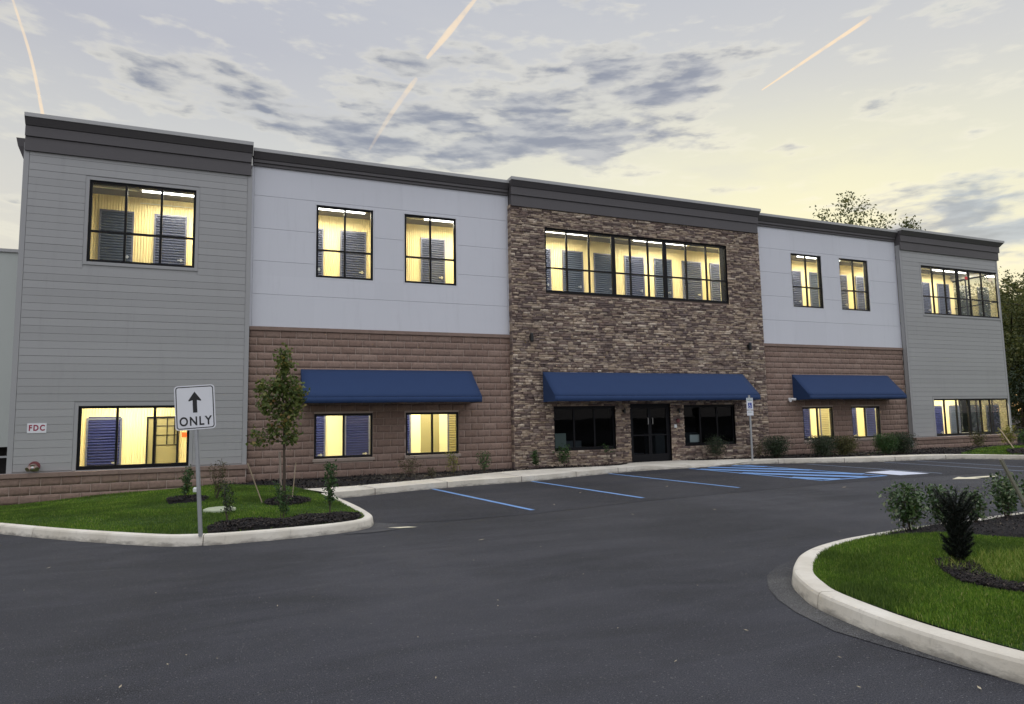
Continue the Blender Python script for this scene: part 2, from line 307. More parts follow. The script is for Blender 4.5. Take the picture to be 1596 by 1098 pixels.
# ------------------------------------------------------------------ mesh helpers
def tag(o, label=None, cat=None, group=None, kind=None):
    if label: o['label'] = label
    if cat: o['category'] = cat
    if group: o['group'] = group
    if kind: o['kind'] = kind
    return o
def empty(name, loc, label=None, cat=None, group=None, rz=0):
    o = bpy.data.objects.new(name, None); o.empty_display_size = .2; COL.objects.link(o); o.location = loc; o.rotation_euler = (0, 0, rz)
    return tag(o, label, cat, group)
class MB:
    """collects geometry; build() links it as one mesh object (world coordinates, re-based on its parent)"""
    def __init__(s): s.v = []; s.f = []
    def box(s, x0, x1, y0, y1, z0, z1):
        b = len(s.v); s.v += [(x0,y0,z0),(x1,y0,z0),(x1,y1,z0),(x0,y1,z0),(x0,y0,z1),(x1,y0,z1),(x1,y1,z1),(x0,y1,z1)]
        s.f += [(b,b+3,b+2,b+1),(b+4,b+5,b+6,b+7),(b,b+1,b+5,b+4),(b+1,b+2,b+6,b+5),(b+2,b+3,b+7,b+6),(b+3,b,b+4,b+7)]; return s
    def frus(s, x0, x1, yf, yb, z0, z1, p0, p1, l=1, r=1):
        b = len(s.v)
        s.v += [(x0-p0*l,yf-p0,z0),(x1+p0*r,yf-p0,z0),(x1+p0*r,yb,z0),(x0-p0*l,yb,z0),(x0-p1*l,yf-p1,z1),(x1+p1*r,yf-p1,z1),(x1+p1*r,yb,z1),(x0-p1*l,yb,z1)]
        s.f += [(b,b+3,b+2,b+1),(b+4,b+5,b+6,b+7),(b,b+1,b+5,b+4),(b+1,b+2,b+6,b+5),(b+2,b+3,b+7,b+6),(b+3,b,b+4,b+7)]; return s
    def prism(s, poly, axis, a0, a1):
        """extrude a 2-D polygon along an axis: axis 0 -> poly is (y,z); axis 1 -> (x,z); axis 2 -> (x,y)"""
        b = len(s.v); n = len(poly)
        def P(p, a): return {0: (a, p[0], p[1]), 1: (p[0], a, p[1]), 2: (p[0], p[1], a)}[axis]
        s.v += [P(p, a0) for p in poly] + [P(p, a1) for p in poly]
        s.f.append(tuple(range(b, b+n))); s.f.append(tuple(range(b+2*n-1, b+n-1, -1)))
        for i in range(n): j = (i+1) % n; s.f.append((b+i, b+n+i, b+n+j, b+j))
        return s
    def tube(s, pts, rad, n=8, cap=True):
        pts = [Vector(p) for p in pts]; rads = rad if hasattr(rad, '__len__') else [rad]*len(pts); b = len(s.v); m = len(pts)
        for i, p in enumerate(pts):
            d = (pts[min(i+1, m-1)]-pts[max(i-1, 0)]); d = d.normalized() if d.length > 1e-9 else Vector((0,0,1))
            a = d.cross(Vector((0,0,1)) if abs(d.z) < .9 else Vector((1,0,0))).normalized(); c = d.cross(a)
            for k in range(n):
                t = 2*math.pi*k/n; s.v.append(tuple(p+(a*math.cos(t)+c*math.sin(t))*rads[i]))
        for i in range(m-1):
            for k in range(n):
                k2 = (k+1) % n; s.f.append((b+i*n+k, b+i*n+k2, b+(i+1)*n+k2, b+(i+1)*n+k))
        if cap: s.f.append(tuple(b+k for k in range(n-1, -1, -1))); s.f.append(tuple(b+(m-1)*n+k for k in range(n)))
        return s
    def poly(s, pts):
        b = len(s.v); s.v += [tuple(p) for p in pts]; s.f.append(tuple(range(b, b+len(pts)))); return s
    def build(s, name, m, parent=None, label=None, cat=None, group=None, kind=None, smooth=False, bevel=0, fixn=True):
        me = bpy.data.meshes.new(name); off = parent_world(parent) if parent else Vector((0,0,0))
        me.from_pydata([tuple(Vector(v)-off) for v in s.v], [], s.f); me.materials.append(MATS[m] if isinstance(m, str) else m)
        if fixn or bevel:
            bm = bmesh.new(); bm.from_mesh(me); bmesh.ops.recalc_face_normals(bm, faces=bm.faces); bm.to_mesh(me); bm.free()
        if smooth: me.polygons.foreach_set('use_smooth', [True]*len(me.polygons))
        o = bpy.data.objects.new(name, me); COL.objects.link(o)
        if parent: o.parent = parent
        if bevel:
            bv = o.modifiers.new('bevel', 'BEVEL'); bv.width = bevel; bv.segments = 2; bv.limit_method = 'ANGLE'; bv.angle_limit = R(40)
        return tag(o, label, cat, group, kind)
def parent_world(o):
    v = Vector((0,0,0))
    while o: v += o.location; o = o.parent
    return v
def npmesh(name, verts, faces, m, parent=None, smooth=False, **kw):
    verts = np.asarray(verts, np.float32); faces = np.asarray(faces, np.int32); k = faces.shape[1]
    if parent: verts = verts - np.array(parent_world(parent), np.float32)
    me = bpy.data.meshes.new(name); me.vertices.add(len(verts)); me.vertices.foreach_set('co', verts.ravel())
    me.loops.add(faces.size); me.loops.foreach_set('vertex_index', faces.ravel())
    me.polygons.add(len(faces)); me.polygons.foreach_set('loop_start', np.arange(0, faces.size, k, dtype=np.int32))
    me.update(); me.validate(); me.materials.append(MATS[m])
    if smooth: me.polygons.foreach_set('use_smooth', [True]*len(me.polygons))
    o = bpy.data.objects.new(name, me); COL.objects.link(o)
    if parent: o.parent = parent
    return tag(o, **kw)
def copy_tree(o, parent=None):
    c = o.copy(); COL.objects.link(c); c.parent = parent
    for ch in list(o.children): copy_tree(ch, c)
    return c
def text_mesh(name, body, size, m, parent, loc, rot, spacing=1.0, depth=.0015, offset=0.0, label=None, xs=1.0):
    cu = bpy.data.curves.new(name, 'FONT'); cu.body = body; cu.size = size; cu.extrude = depth; cu.align_x = 'CENTER'; cu.align_y = 'CENTER'
    cu.space_character = spacing; cu.offset = offset
    tmp = bpy.data.objects.new(name, cu); COL.objects.link(tmp); bpy.context.view_layer.update()
    me = bpy.data.meshes.new_from_object(tmp.evaluated_get(bpy.context.evaluated_depsgraph_get())); bpy.data.objects.remove(tmp)
    for v in me.vertices: v.co.x *= xs
    me.materials.clear(); me.materials.append(MATS[m]); o = bpy.data.objects.new(name, me); COL.objects.link(o); o.parent = parent; o.location = loc; o.rotation_euler = rot
    return tag(o, label)
def catmull(pts, n=6):
    P = [Vector((p[0], p[1])) for p in pts]; out = []
    for i in range(len(P)-1):
        a = P[max(i-1, 0)]; b = P[i]; c = P[i+1]; d = P[min(i+2, len(P)-1)]
        for k in range(n):
            t = k/n; out.append(.5*((2*b)+(-a+c)*t+(2*a-5*b+4*c-d)*t*t+(-a+3*b-3*c+d)*t**3))
    out.append(P[-1]); return out
def inpoly(x, y, poly):
    x = np.asarray(x); y = np.asarray(y); r = np.zeros(x.shape, bool); n = len(poly)
    for i in range(n):
        x1, y1 = poly[i][:2]; x2, y2 = poly[(i+1) % n][:2]
        c = ((y1 > y) != (y2 > y)) & (x < (x2-x1)*(y-y1)/((y2-y1) if y2 != y1 else 1e-9)+x1); r ^= c
    return r
def sheet(name, poly, z, m, cell=None, parent=None, **kw):
    """ground sheet over a 2-D outline; z a number or a function of x, y"""
    zf = z if callable(z) else (lambda x, y: z)
    pts = [Vector((p[0], p[1])) for p in poly]; n = len(pts)
    if cell:
        xs = [p.x for p in pts]; ys = [p.y for p in pts]
        gx, gy = np.meshgrid(np.arange(min(xs)+cell/2, max(xs), cell), np.arange(min(ys)+cell/2, max(ys), cell)); gx = gx.ravel(); gy = gy.ravel()
        k = inpoly(gx, gy, poly); pts += [Vector((float(a), float(b))) for a, b in zip(gx[k], gy[k])]
    vs, es, fs, _, _, _ = delaunay_2d_cdt(pts, [], [list(range(n))], 1, 1e-5)
    me = bpy.data.meshes.new(name); me.from_pydata([(v.x, v.y, zf(v.x, v.y)) for v in vs], [], fs); me.materials.append(MATS[m])
    bm = bmesh.new(); bm.from_mesh(me); bmesh.ops.recalc_face_normals(bm, faces=bm.faces)
    if sum(f.normal.z for f in bm.faces) < 0: bmesh.ops.reverse_faces(bm, faces=bm.faces)
    bm.to_mesh(me); bm.free()
    if cell: me.polygons.foreach_set('use_smooth', [True]*len(me.polygons))
    o = bpy.data.objects.new(name, me); COL.objects.link(o)
    if parent: o.parent = parent
    return tag(o, **kw)

# ------------------------------------------------------------------ ground
ground = MB().poly([(-900,-900,-.35),(900,-900,-.35),(900,900,-.35),(-900,900,-.35)]).build('ground', 'soil', kind='structure')
road = sheet('asphalt_lot', [(-40,-60),(70,-60),(70,-8),(25.2,-8),(23.6,-4.4),(22,-3.3),(16,-1.4),(11,-.9),(3,-2.7),(1.7,-3.5),(1.99,-5.2),(2.03,-8.2),(1.5,-8.78),(.87,-8.9),(-.52,-8.82),(-1.01,-8.54),(-2.19,-7.38),(-4.6,-4.65),(-7,-1.7),(-12,3.3),(-40,30)], 0.0, 'asphalt', kind='structure')
bay = [(1.9,-4.0),(2.05,-5.4),(2.1,-7.0),(2.15,-8.2),(3.2,-8.5),(4.9,-8.45),(7.4,-7.95),(9.6,-7.75),(13.0,-7.45),(17,-7.5),(22,-8.6),(25,-9.0),(25,-3),(12,-.8),(8,-1.5)]
sheet('parking_bay', bay, .004, 'asphalt_new', kind='structure', parent=road)
def stripe(a, b, wd=.10, m='paint_blue', z=.009):
    a = Vector(a); b = Vector(b); d = (b-a).normalized(); p = Vector((-d.y, d.x))*wd/2
    n = 12; L = []; Rr = []
    for i in range(n+1):
        q = a.lerp(b, i/n); j = random.uniform(-.004, .004); L.append((q+p*(1+j*20))); Rr.append((q-p*(1-j*20)))
    MB().poly([(q.x, q.y, z) for q in L+Rr[::-1]]).build('parking_line', m, road)
for a, b in [((4.39,-3.50),(4.91,-8.05)), ((7.15,-3.05),(7.53,-7.55)), ((9.97,-2.15),(10.36,-7.05))]: stripe(a, b)
for a, b in [((16.95,-2.63),(16.94,-7.07)), ((19.41,-3.4),(19.13,-7.75)), ((20.66,-3.6),(20.51,-6.94))]: stripe(a, b, .09, 'paint_blue_faint')
# hatched access aisle
A1, A2, A3, A4 = Vector((12.91,-1.96)), Vector((15.17,-1.79)), Vector((15.25,-6.79)), Vector((13.06,-6.87))
hat = MB()
def quadstrip(a, b, wd, z):
    d = (b-a).normalized(); p = Vector((-d.y, d.x))*wd/2; hat.poly([(q.x, q.y, z) for q in (a+p, b+p, b-p, a-p)])
quadstrip(A1, A4, .12, .0095); quadstrip(A4, A3, .12, .0125); quadstrip(A3, A2, .12, .0095)
def clipseg(c, d):
    """part of the line c + t d inside the aisle"""
    ts = []; P = [A1, A2, A3, A4]
    for i in range(4):
        p, q = P[i], P[(i+1) % 4]; e = q-p; den = d.x*e.y-d.y*e.x
        if abs(den) < 1e-6: continue
        t = ((p.x-c.x)*e.y-(p.y-c.y)*e.x)/den; u = ((p.x-c.x)*d.y-(p.y-c.y)*d.x)/den
        if 0 <= u <= 1: ts.append(t)
    return (min(ts), max(ts)) if len(ts) > 1 else None
hd = Vector((1.57, -2.6)).normalized(); hn = Vector((-hd.y, hd.x))
for k in range(-6, 8):
    c = Vector((14.1, -4.3)) + hn*k*.86; r_ = clipseg(c, hd)
    if r_ and r_[1]-r_[0] > .3: quadstrip(c+hd*(r_[0]+.03), c+hd*(r_[1]-.03), .42, .0135)
hat.build('hatched_aisle', 'paint_blue', road, label='blue hatched access aisle painted on the asphalt')
MB().poly([(15.69,-5.80,.010),(16.73,-5.76,.010),(16.68,-6.92,.010),(15.66,-6.88,.010)]).build('symbol_square', 'paint_white', road, label='white painted square in the accessible bay')
MB().poly([(15.65,-8.21,.01),(16.33,-7.90,.01),(16.31,-8.08,.01),(17.15,-8.12,.01),(17.10,-8.33,.01),(16.3,-8.3,.01),(16.25,-8.5,.01)]).build('lane_arrow', 'paint_cream', road, label='cream painted lane arrow on the asphalt')
MB().poly([(2.2,-8.72,.01),(2.5,-8.78,.01),(2.62,-8.9,.01),(2.35,-8.86,.01)]).build('paint_mark', 'paint_cream', road)
sheet('gutter_apron', [(5.8,-13.15),(5.34,-13.35),(4.95,-13.62),(4.6,-14.02),(4.40,-14.34),(4.24,-14.71),(4.13,-15.17),(4.17,-15.6),(4.25,-16.1),(4.31,-16.3),(4.33,-16.0),(4.31,-15.6),(4.36,-15.15),(4.6,-14.45),(4.85,-14.07),(5.2,-13.75),(5.7,-13.4)], .005, 'asphalt_patch', parent=road)
sheet('gutter_apron', [(2.05,-8.0),(2.3,-8.3),(2.45,-8.6),(2.3,-8.95),(1.9,-9.05),(1.5,-9.0),(1.9,-8.7),(2.05,-8.4)], .0075, 'asphalt_patch', parent=road)
# loose bits on the asphalt
lit = MB()
for x, y, s in [(3.1,-10.4,.05),(5.55,-7.6,.03),(6.9,-6.1,.035),(9.2,-6.0,.05),(12.2,-8.2,.07),(7.6,-9.6,.03),(4.6,-15.5,.02),(4.45,-15.0,.02),(4.0,-16.3,.02),(3.4,-16.0,.015),(2.7,-15.2,.015),(-.6,-14.1,.02),(.4,-12.6,.015),(3.55,-14.9,.02),(2.2,-13.3,.012),(6.1,-9.4,.03),(-1.9,-9.7,.03),(1.2,-14.8,.012),(3.0,-16.9,.012),(3.7,-15.6,.014)]:
    a = random.random()*3; c, q = math.cos(a)*s, math.sin(a)*s; lit.poly([(x-c,y-q,.012),(x+q*.4,y-c*.4,.016),(x+c,y+q,.02),(x-q*.4,y+c*.4,.014)])
for _ in range(220):
    x = random.uniform(-6, 18); y = random.uniform(-17, -4); s = random.uniform(.004, .012); a = random.random()*3; c, q = math.cos(a)*s, math.sin(a)*s
    lit.poly([(x-c,y-q,.012),(x+q*.5,y-c*.5,.014),(x+c,y+q,.016),(x-q*.5,y+c*.5,.012)])
lit.build('leaf_litter', 'leaf_litter', kind='stuff', label='dry leaf scraps and grit scattered on the asphalt', cat='litter')

# kerbs
def kerb(name, path, width, h, side, joint=3.0, **kw):
    """side +1: body lies to the left of the path direction"""
    P = catmull(path, 8); prof = [(0, -.05), (.0, 0), (.018, h-.03), (.03, h-.008), (.05, h), (width-.03, h), (width-.008, h-.008), (width, h-.03), (width, -.05)]
    s = 0; segs = [[]]
    for i, p in enumerate(P):
        d = (P[min(i+1, len(P)-1)]-P[max(i-1, 0)]).normalized(); n = Vector((-d.y, d.x))*side
        if i: s += (p-P[i-1]).length
        row = [(p.x+n.x*a, p.y+n.y*a, z) for a, z in prof]; segs[-1].append(row)
        if s > joint and i < len(P)-3:
            s = 0; g = d*.012; segs.append([[(x+g.x, y+g.y, z) for x, y, z in row]])
    mb = MB()
    for rows in segs:
        b = len(mb.v); k = len(prof)
        for r_ in rows: mb.v += r_
        for i in range(len(rows)-1):
            for j in range(k-1): mb.f.append((b+i*k+j, b+i*k+j+1, b+(i+1)*k+j+1, b+(i+1)*k+j))
        mb.f.append(tuple(b+j for j in range(k))); mb.f.append(tuple(b+(len(rows)-1)*k+j for j in range(k-1, -1, -1)))
    return mb.build(name, 'concrete', kind='structure', **kw)
LK = [(-12,3.2),(-7,-1.8),(-4.6,-4.75),(-3.24,-6.31),(-2.19,-7.48),(-1.01,-8.61),(-.52,-8.9),(.02,-9.0),(.87,-8.97),(1.5,-8.85),(1.9,-8.62),(2.07,-8.30),(2.11,-7.9),(2.10,-7.0),(2.04,-6.0),(1.97,-5.2),(1.90,-4.30)]
RK = [(5.3,-20),(4.5,-17.3),(4.31,-16.36),(4.28,-15.96),(4.29,-15.6),(4.35,-15.2),(4.47,-14.7),(4.63,-14.38),(4.87,-14.03),(5.2,-13.72),(5.55,-13.46),(6.0,-13.23),(6.58,-13.05),(7.14,-12.96),(7.79,-12.87),(8.64,-12.83),(9.73,-12.75),(10.61,-12.7),(14,-12.5),(19,-12.3)]
kerb('kerb', LK, .16, .14, 1, 3.1); kerb('kerb', RK, .20, .14, -1, 2.6)
def offset(path, dist, side):
    P = catmull(path, 4); out = []
    for i, p in enumerate(P):
        d = (P[min(i+1, len(P)-1)]-P[max(i-1, 0)]).normalized(); n = Vector((-d.y, d.x))*side*dist; out.append((p.x+n.x, p.y+n.y))
    return out
# sidewalk with front kerb face
SF = [(1.90,-4.30),(2.56,-4.16),(4.47,-3.46),(7.21,-2.98),(10.07,-2.10),(11.78,-1.78),(13.34,-1.82),(15.54,-1.62),(17.87,-2.6),(19.0,-3.11),(20.78,-3.40),(22.3,-3.85),(23.2,-4.75),(23.6,-5.6),(24.5,-9),(25,-14)]
SB = [(1.5,-3.15),(2.75,-3.02),(4.71,-2.3),(7.4,-1.15),(9.6,-1.10),(10.9,-1.05),(11.6,-.62),(11.9,-.30),(13.7,-.30),(14.3,-.75),(15.6,-1.02),(17.2,-1.75),(18.74,-2.22),(21.6,-2.82),(22.75,-3.42),(23.5,-4.5),(24.0,-5.6),(24.9,-9),(25.4,-14)]
def side_h(x):
    # the walk drops to the asphalt at the ramp in front of the aisle
    r_ = min(abs(x-13.9)-.9, 1.6)/1.6; return .022+.118*max(0, min(1, r_))
fr = catmull(SF, 8); bk = catmull(SB, 8); sw = MB()
rows = []
nF = len(fr); bkl = [bk[min(len(bk)-1, int(round(i*(len(bk)-1)/(nF-1))))] for i in range(nF)]
# pair front points with the nearest back parameter by x
def nearest_back(p, i): return bk[min(range(len(bk)), key=lambda j: (bk[j].x-p.x)**2*4+abs(j/len(bk)-i/nF)*.5)] if p.x < 22 else bkl[i]
SWP = [(p.x, p.y) for p in fr] + [(p.x, p.y) for p in bk[::-1]]
sheet('sidewalk', SWP, lambda x, y: (side_h(x)+(.14-side_h(x))*min(1, max(0, (y+1.75)/1.0)) if 11.5 < x < 16.5 else side_h(x)), 'concrete', cell=.25, kind='structure')
for i in range(len(fr)-1):
    a, b = fr[i], fr[i+1]; sw.v += [(a.x, a.y, -.04), (b.x, b.y, -.04), (b.x, b.y, side_h(b.x)), (a.x, a.y, side_h(a.x))]; k = len(sw.v); sw.f.append((k-4, k-3, k-2, k-1))
for i in range(len(bk)-1):
    a, b = bk[i], bk[i+1]; sw.v += [(a.x, a.y, .0), (b.x, b.y, .0), (b.x, b.y, .14), (a.x, a.y, .14)]; k = len(sw.v); sw.f.append((k-1, k-2, k-3, k-4))
sw.build('kerb', 'concrete', kind='structure', fixn=False)
jt = MB()
for x in (2.9, 4.9, 6.9, 8.7, 10.4, 16.6, 18.4, 20.2, 21.9):
    f0 = min(fr, key=lambda p: abs(p.x-x)); b0 = min(bk, key=lambda p: abs(p.x-x+.05))
    jt.poly([(f0.x-.008, f0.y, .1445), (f0.x+.008, f0.y, .1445), (b0.x+.008, b0.y, .1445), (b0.x-.008, b0.y, .1445)]); jt.box(f0.x-.007, f0.x+.007, f0.y-.004, f0.y+.02, .0, .1445)
jt.build('walk_joint', 'stone_gap', kind='structure')
MB().poly([(12.95,-1.66,.03),(14.9,-1.52,.03),(14.9,-1.12,.055),(12.95,-1.20,.055)]).build('warning_pad', 'warning_brick', kind='structure')

# lawns and mulch beds
lin = offset(LK, .15, 1); rin = offset(RK, .19, -1)
def lawn_z(x, y):
    t = max(0, min(1, (y+6.0)/4.5)); return .12 - .25*max(0, min(1, (-x-.2)/4.6))*t + .012*math.sin(x*1.7)*math.cos(y*1.3)
LP = lin[12:] + [(1.5,-3.15),(1.35,-2.2),(.9,-1.5),(.3,-1.0),(-.4,-.9),(-1.5,-.5),(-4.9,-.35),(-9,1.0)]
LP = [p for p in lin if p[1] < .9] + [(1.52,-3.2),(1.42,-2.3),(.9,-1.6),(.35,-1.1),(-.3,-.32),(-4.9,-.32),(-8.5,.9)]
left_lawn = sheet('lawn', LP, lawn_z, 'lawn', cell=.35, kind='structure')
RP = rin + [(19,-22),(5.5,-22)]
rz = lambda x, y: .125+.02*math.sin(x*1.1)*math.cos(y*1.4)
right_lawn = sheet('lawn', RP, rz, 'lawn', cell=.3, kind='structure')
WP = [(1.5,-3.15)]+[(p.x, p.y) for p in bk if p.x < 23.2]+[(25.2,-2.2),(27.4,-1.5),(32,-.9),(32,-.25),(1.0,-.05),(-.28,-.33),(.35,-1.1),(.9,-1.6),(1.42,-2.3)]
sheet('mulch_bed', WP, lambda x, y: .10+.03*math.sin(x*2.3+y*3), 'soil', cell=.3, kind='structure')
FP = [(23.0,-3.5),(27.2,-1.45),(33,-.9),(60,-2),(60,-16),(25.4,-14),(24.9,-9),(24.0,-5.6),(23.5,-4.5)]
far_lawn = sheet('lawn', FP, .13, 'lawn', kind='structure')
beds = {'l': [(-.27,-8.82),(-.3,-8.25),(-.05,-7.85),(.73,-7.98),(1.4,-7.75),(1.88,-7.9),(1.92,-8.2),(1.75,-8.6),(1.4,-8.72),(.85,-8.82),(.02,-8.84)],
        'r1': [(6.9,-13.22),(7.5,-13.3),(8.0,-13.42),(8.2,-13.75),(8.6,-14.3),(11,-14.6),(18,-14.2),(18,-12.55),(10.6,-12.92),(8.64,-13.05),(7.79,-13.08),(7.14,-13.17)],
        'r2': [(6.2,-14.5),(6.0,-14.75),(5.82,-15.0),(5.86,-15.28),(6.0,-15.55),(6.25,-15.5),(6.15,-15.15),(6.3,-14.9),(6.62,-14.62),(6.62,-14.38),(6.4,-14.35)],
        'ring': [(1.0+.42*math.cos(t), -5.5+.55*math.sin(t)) for t in [k*math.pi/8 for k in range(16)]],
        'w': [(-1.2,-3.6),(-1.1,-4.3),(-.5,-4.35),(-.4,-3.8),(-.8,-3.5)],
        'f': [(23.75,-4.7),(25.6,-3.4),(27.5,-3.6),(27.5,-5.4),(24.2,-5.6)]}
def zbase(x, y): return lawn_z(x, y) if x < 3 else (rz(x, y) if y < -12 else .13)
def chips(name, poly, count, z, size=(.018, .05), **kw):
    xs = [p[0] for p in poly]; ys = [p[1] for p in poly]; n = count*3
    x = RNG.uniform(min(xs), max(xs), n); y = RNG.uniform(min(ys), max(ys), n); k = inpoly(x, y, poly); x = x[k][:count]; y = y[k][:count]; n = len(x)
    zz = np.array([z(a, b) for a, b in zip(x, y)]) + RNG.uniform(0, .03, n)
    a = RNG.uniform(0, 6.28, n); t = RNG.uniform(-.7, .7, n); L = RNG.uniform(*size, n); W = L*RNG.uniform(.25, .5, n)
    ux = np.cos(a)*np.cos(t); uy = np.sin(a)*np.cos(t); uz = np.sin(t); vx = -np.sin(a); vy = np.cos(a); vz = RNG.uniform(-.4, .4, n)
    c = np.stack([x, y, zz], 1); U = np.stack([ux, uy, uz], 1)*L[:, None]; V = np.stack([vx, vy, vz], 1)*W[:, None]
    v = np.stack([c-U-V, c+U-V*.6, c+U*.9+V, c-U*.8+V], 1).reshape(-1, 3); f = np.arange(4*n).reshape(-1, 4)
    return npmesh(name, v, f, 'mulch', **kw)
BEDN = {}
for k, (n_, sz) in {'l': (9000, (.008, .026)), 'r1': (20000, (.006, .018)), 'r2': (9000, (.005, .014)), 'ring': (2500, (.01, .03)), 'w': (1200, (.01, .03)), 'f': (2500, (.02, .06))}.items():
    P = beds[k]; cx = sum(p[0] for p in P)/len(P); cy = sum(p[1] for p in P)/len(P); hgt = .05 if k in ('l', 'r1') else .07 if k in ('ring', 'w', 'f') else .015
    def zb(x, y, cx=cx, cy=cy, hgt=hgt, P=P):
        dmin = min(((Vector((x, y))-Vector(P[i])).length) for i in range(len(P))); return zbase(x, y)+.008+hgt*min(1, dmin/.3)
    sheet('mulch_bed', P, zb, 'soil', cell=.12, kind='structure')
    chips('mulch_chips', P, n_, zb, sz, kind='stuff', label={'l': 'dark bark mulch chips along the left island kerb', 'r1': 'dark bark mulch chips under the glossy shrubs of the right island', 'r2': 'dark bark mulch chips round the small dark conifer', 'ring': 'dark mulch mound round the young staked tree', 'w': 'dark mulch patch by the low plants below the left window', 'f': 'dark mulch patch on the far right lawn'}[k], cat='mulch')
chips('mulch_chips', WP, 9000, lambda x, y: .11+.03*math.sin(x*2.3+y*3), (.02, .05), kind='stuff', label='dark bark mulch along the foot of the building', cat='mulch')

# grass blades
def blades(name, poly, count, z, h=(.03, .07), wd=.004, holes=(), m='grass', lean=.6, **kw):
    xs = [p[0] for p in poly]; ys = [p[1] for p in poly]; n = count
    x = RNG.uniform(min(xs), max(xs), n); y = RNG.uniform(min(ys), max(ys), n); k = inpoly(x, y, poly)
    for hp in holes: k &= ~inpoly(x, y, hp)
    x = x[k]; y = y[k]; n = len(x); zz = np.array([z(a, b) for a, b in zip(x, y)])
    cl = .75+.5*np.clip(np.sin(x*2.1+1)*np.cos(y*2.7)+RNG.normal(0, .25, n), -.6, 1); H = RNG.uniform(*h, n)*cl; a = RNG.uniform(0, 6.28, n); l = RNG.uniform(0, lean, n)*H; b = RNG.uniform(0, 6.28, n)
    w_ = wd*RNG.uniform(.6, 1.3, n); dx = np.cos(a)*w_; dy = np.sin(a)*w_; lx = np.cos(b)*l; ly = np.sin(b)*l
    p0 = np.stack([x-dx, y-dy, zz-.005], 1); p1 = np.stack([x+dx, y+dy, zz-.005], 1)
    m0 = np.stack([x-dx*.8+lx*.35, y-dy*.8+ly*.35, zz+H*.6], 1); m1 = np.stack([x+dx*.8+lx*.35, y+dy*.8+ly*.35, zz+H*.6], 1); t = np.stack([x+lx, y+ly, zz+H], 1)
    v = np.stack([p0, p1, m1, m0, t], 1).reshape(-1, 3); i = np.arange(n)*5
    f = np.concatenate([np.stack([i, i+1, i+2], 1), np.stack([i, i+2, i+3], 1), np.stack([i+3, i+2, i+4], 1)])
    return npmesh(name, v, f, m, smooth=True, **kw)
near = [p for p in rin if p[0] < 11.5 and p[1] > -17.6] + [(11.5,-17.6)]
blades('grass', near, 520000, rz, (.025, .055), .0028, [beds['r1'], beds['r2']], kind='stuff', label='short bright green turf of the right hand island', cat='grass')
blades('grass', beds['r2']+[(7.6,-14.6),(7.6,-15.6)], 1, rz, kind='stuff', label='stray turf blades at the mulch edge', cat='grass')
dry = [(6.4,-14.75),(6.9,-14.45),(7.9,-14.6),(7.9,-15.3),(6.4,-15.3)]
blades('dry_grass', dry, 5000, rz, (.06, .17), .003, [], 'grass_dry', 1.1, kind='stuff', label='taller yellowish weeds beside the dark conifer', cat='weeds')
blades('dry_grass', [(6.15,-14.5),(6.7,-14.4),(6.7,-15.0),(6.1,-15.2)], 1500, rz, (.05, .14), .003, [], 'grass_dry', 1.1, kind='stuff', label='stray pale weeds poking through the mulch under the dark conifer', cat='weeds')
blades('grass', LP, 330000, lawn_z, (.02, .045), .004, [beds['l'], beds['ring'], beds['w']], kind='stuff', label='short dark green turf in front of the left grey wing', cat='grass')
blades('grass', [(23.0,-3.5),(27.2,-1.45),(33,-.9),(40,-2),(40,-9),(24.9,-9),(24.0,-5.6),(23.5,-4.5)], 60000, lambda x, y: .13, (.04, .08), .01, [beds['f']], kind='stuff', label='strip of turf beyond the walk at the far right', cat='grass')

# ------------------------------------------------------------------ building
B = empty('storage_building', (0, 0, 0), 'two storey storage building with grey, white, brown block and stone walls under a dark cornice', 'building')
XA0, XA1, XB1, XC1, XD1, XE1 = -4.76, .36, 7.88, 17.76, 25.20, 31.42
ZT = 8.45
def cells(mb, x0, x1, z0, z1, ops, y0, y1):
    xs = sorted({x0, x1, *[v for o in ops for v in (o[0], o[1]) if x0 < v < x1]}); zs = sorted({z0, z1, *[v for o in ops for v in (o[2], o[3]) if z0 < v < z1]})
    for i in range(len(xs)-1):
        for j in range(len(zs)-1):
            cx = (xs[i]+xs[i+1])/2; cz = (zs[j]+zs[j+1])/2
            if any(o[0] < cx < o[1] and o[2] < cz < o[3] for o in ops): continue
            mb.box(xs[i], xs[i+1], y0, y1, zs[j], zs[j+1])
def spans(x0, x1, za, zb, ops, pad=0):
    cur = [(x0, x1)]
    for o in ops:
        if o[2]-pad < zb and o[3]+pad > za:
            nx = []
            for a, b in cur:
                l, r_ = o[0]-pad, o[1]+pad
                if r_ <= a or l >= b: nx.append((a, b)); continue
                if l > a: nx.append((a, l))
                if r_ < b: nx.append((r_, b))
            cur = nx
    return [c for c in cur if c[1]-c[0] > .01]
WU = (5.64, 7.70); WL = (.61, 2.11); WB = (.63, 1.95)
opA = [(-3.38, -.99, *WU), (-3.40, -.99, *WL)]
opB = [(2.06, 3.65, 5.64, 7.71), (4.57, 6.16, 5.64, 7.71), (2.06, 3.65, .63, 1.85), (4.59, 6.18, .63, 1.85)]
opC = [(9.05, 16.28, 5.59, 7.67), (9.22, 11.43, .62, 1.95), (14.11, 16.28, .62, 1.95), (11.99, 13.57, .10, 2.02)]
opD = [(19.50, 21.05, 5.64, 7.71), (22.0, 23.56, 5.64, 7.71), (19.62, 21.17, .63, 1.85), (22.12, 23.67, .63, 1.85)]
opE = [(26.42, XE1+.1, *WU), (26.56, XE1+.1, *WL)]
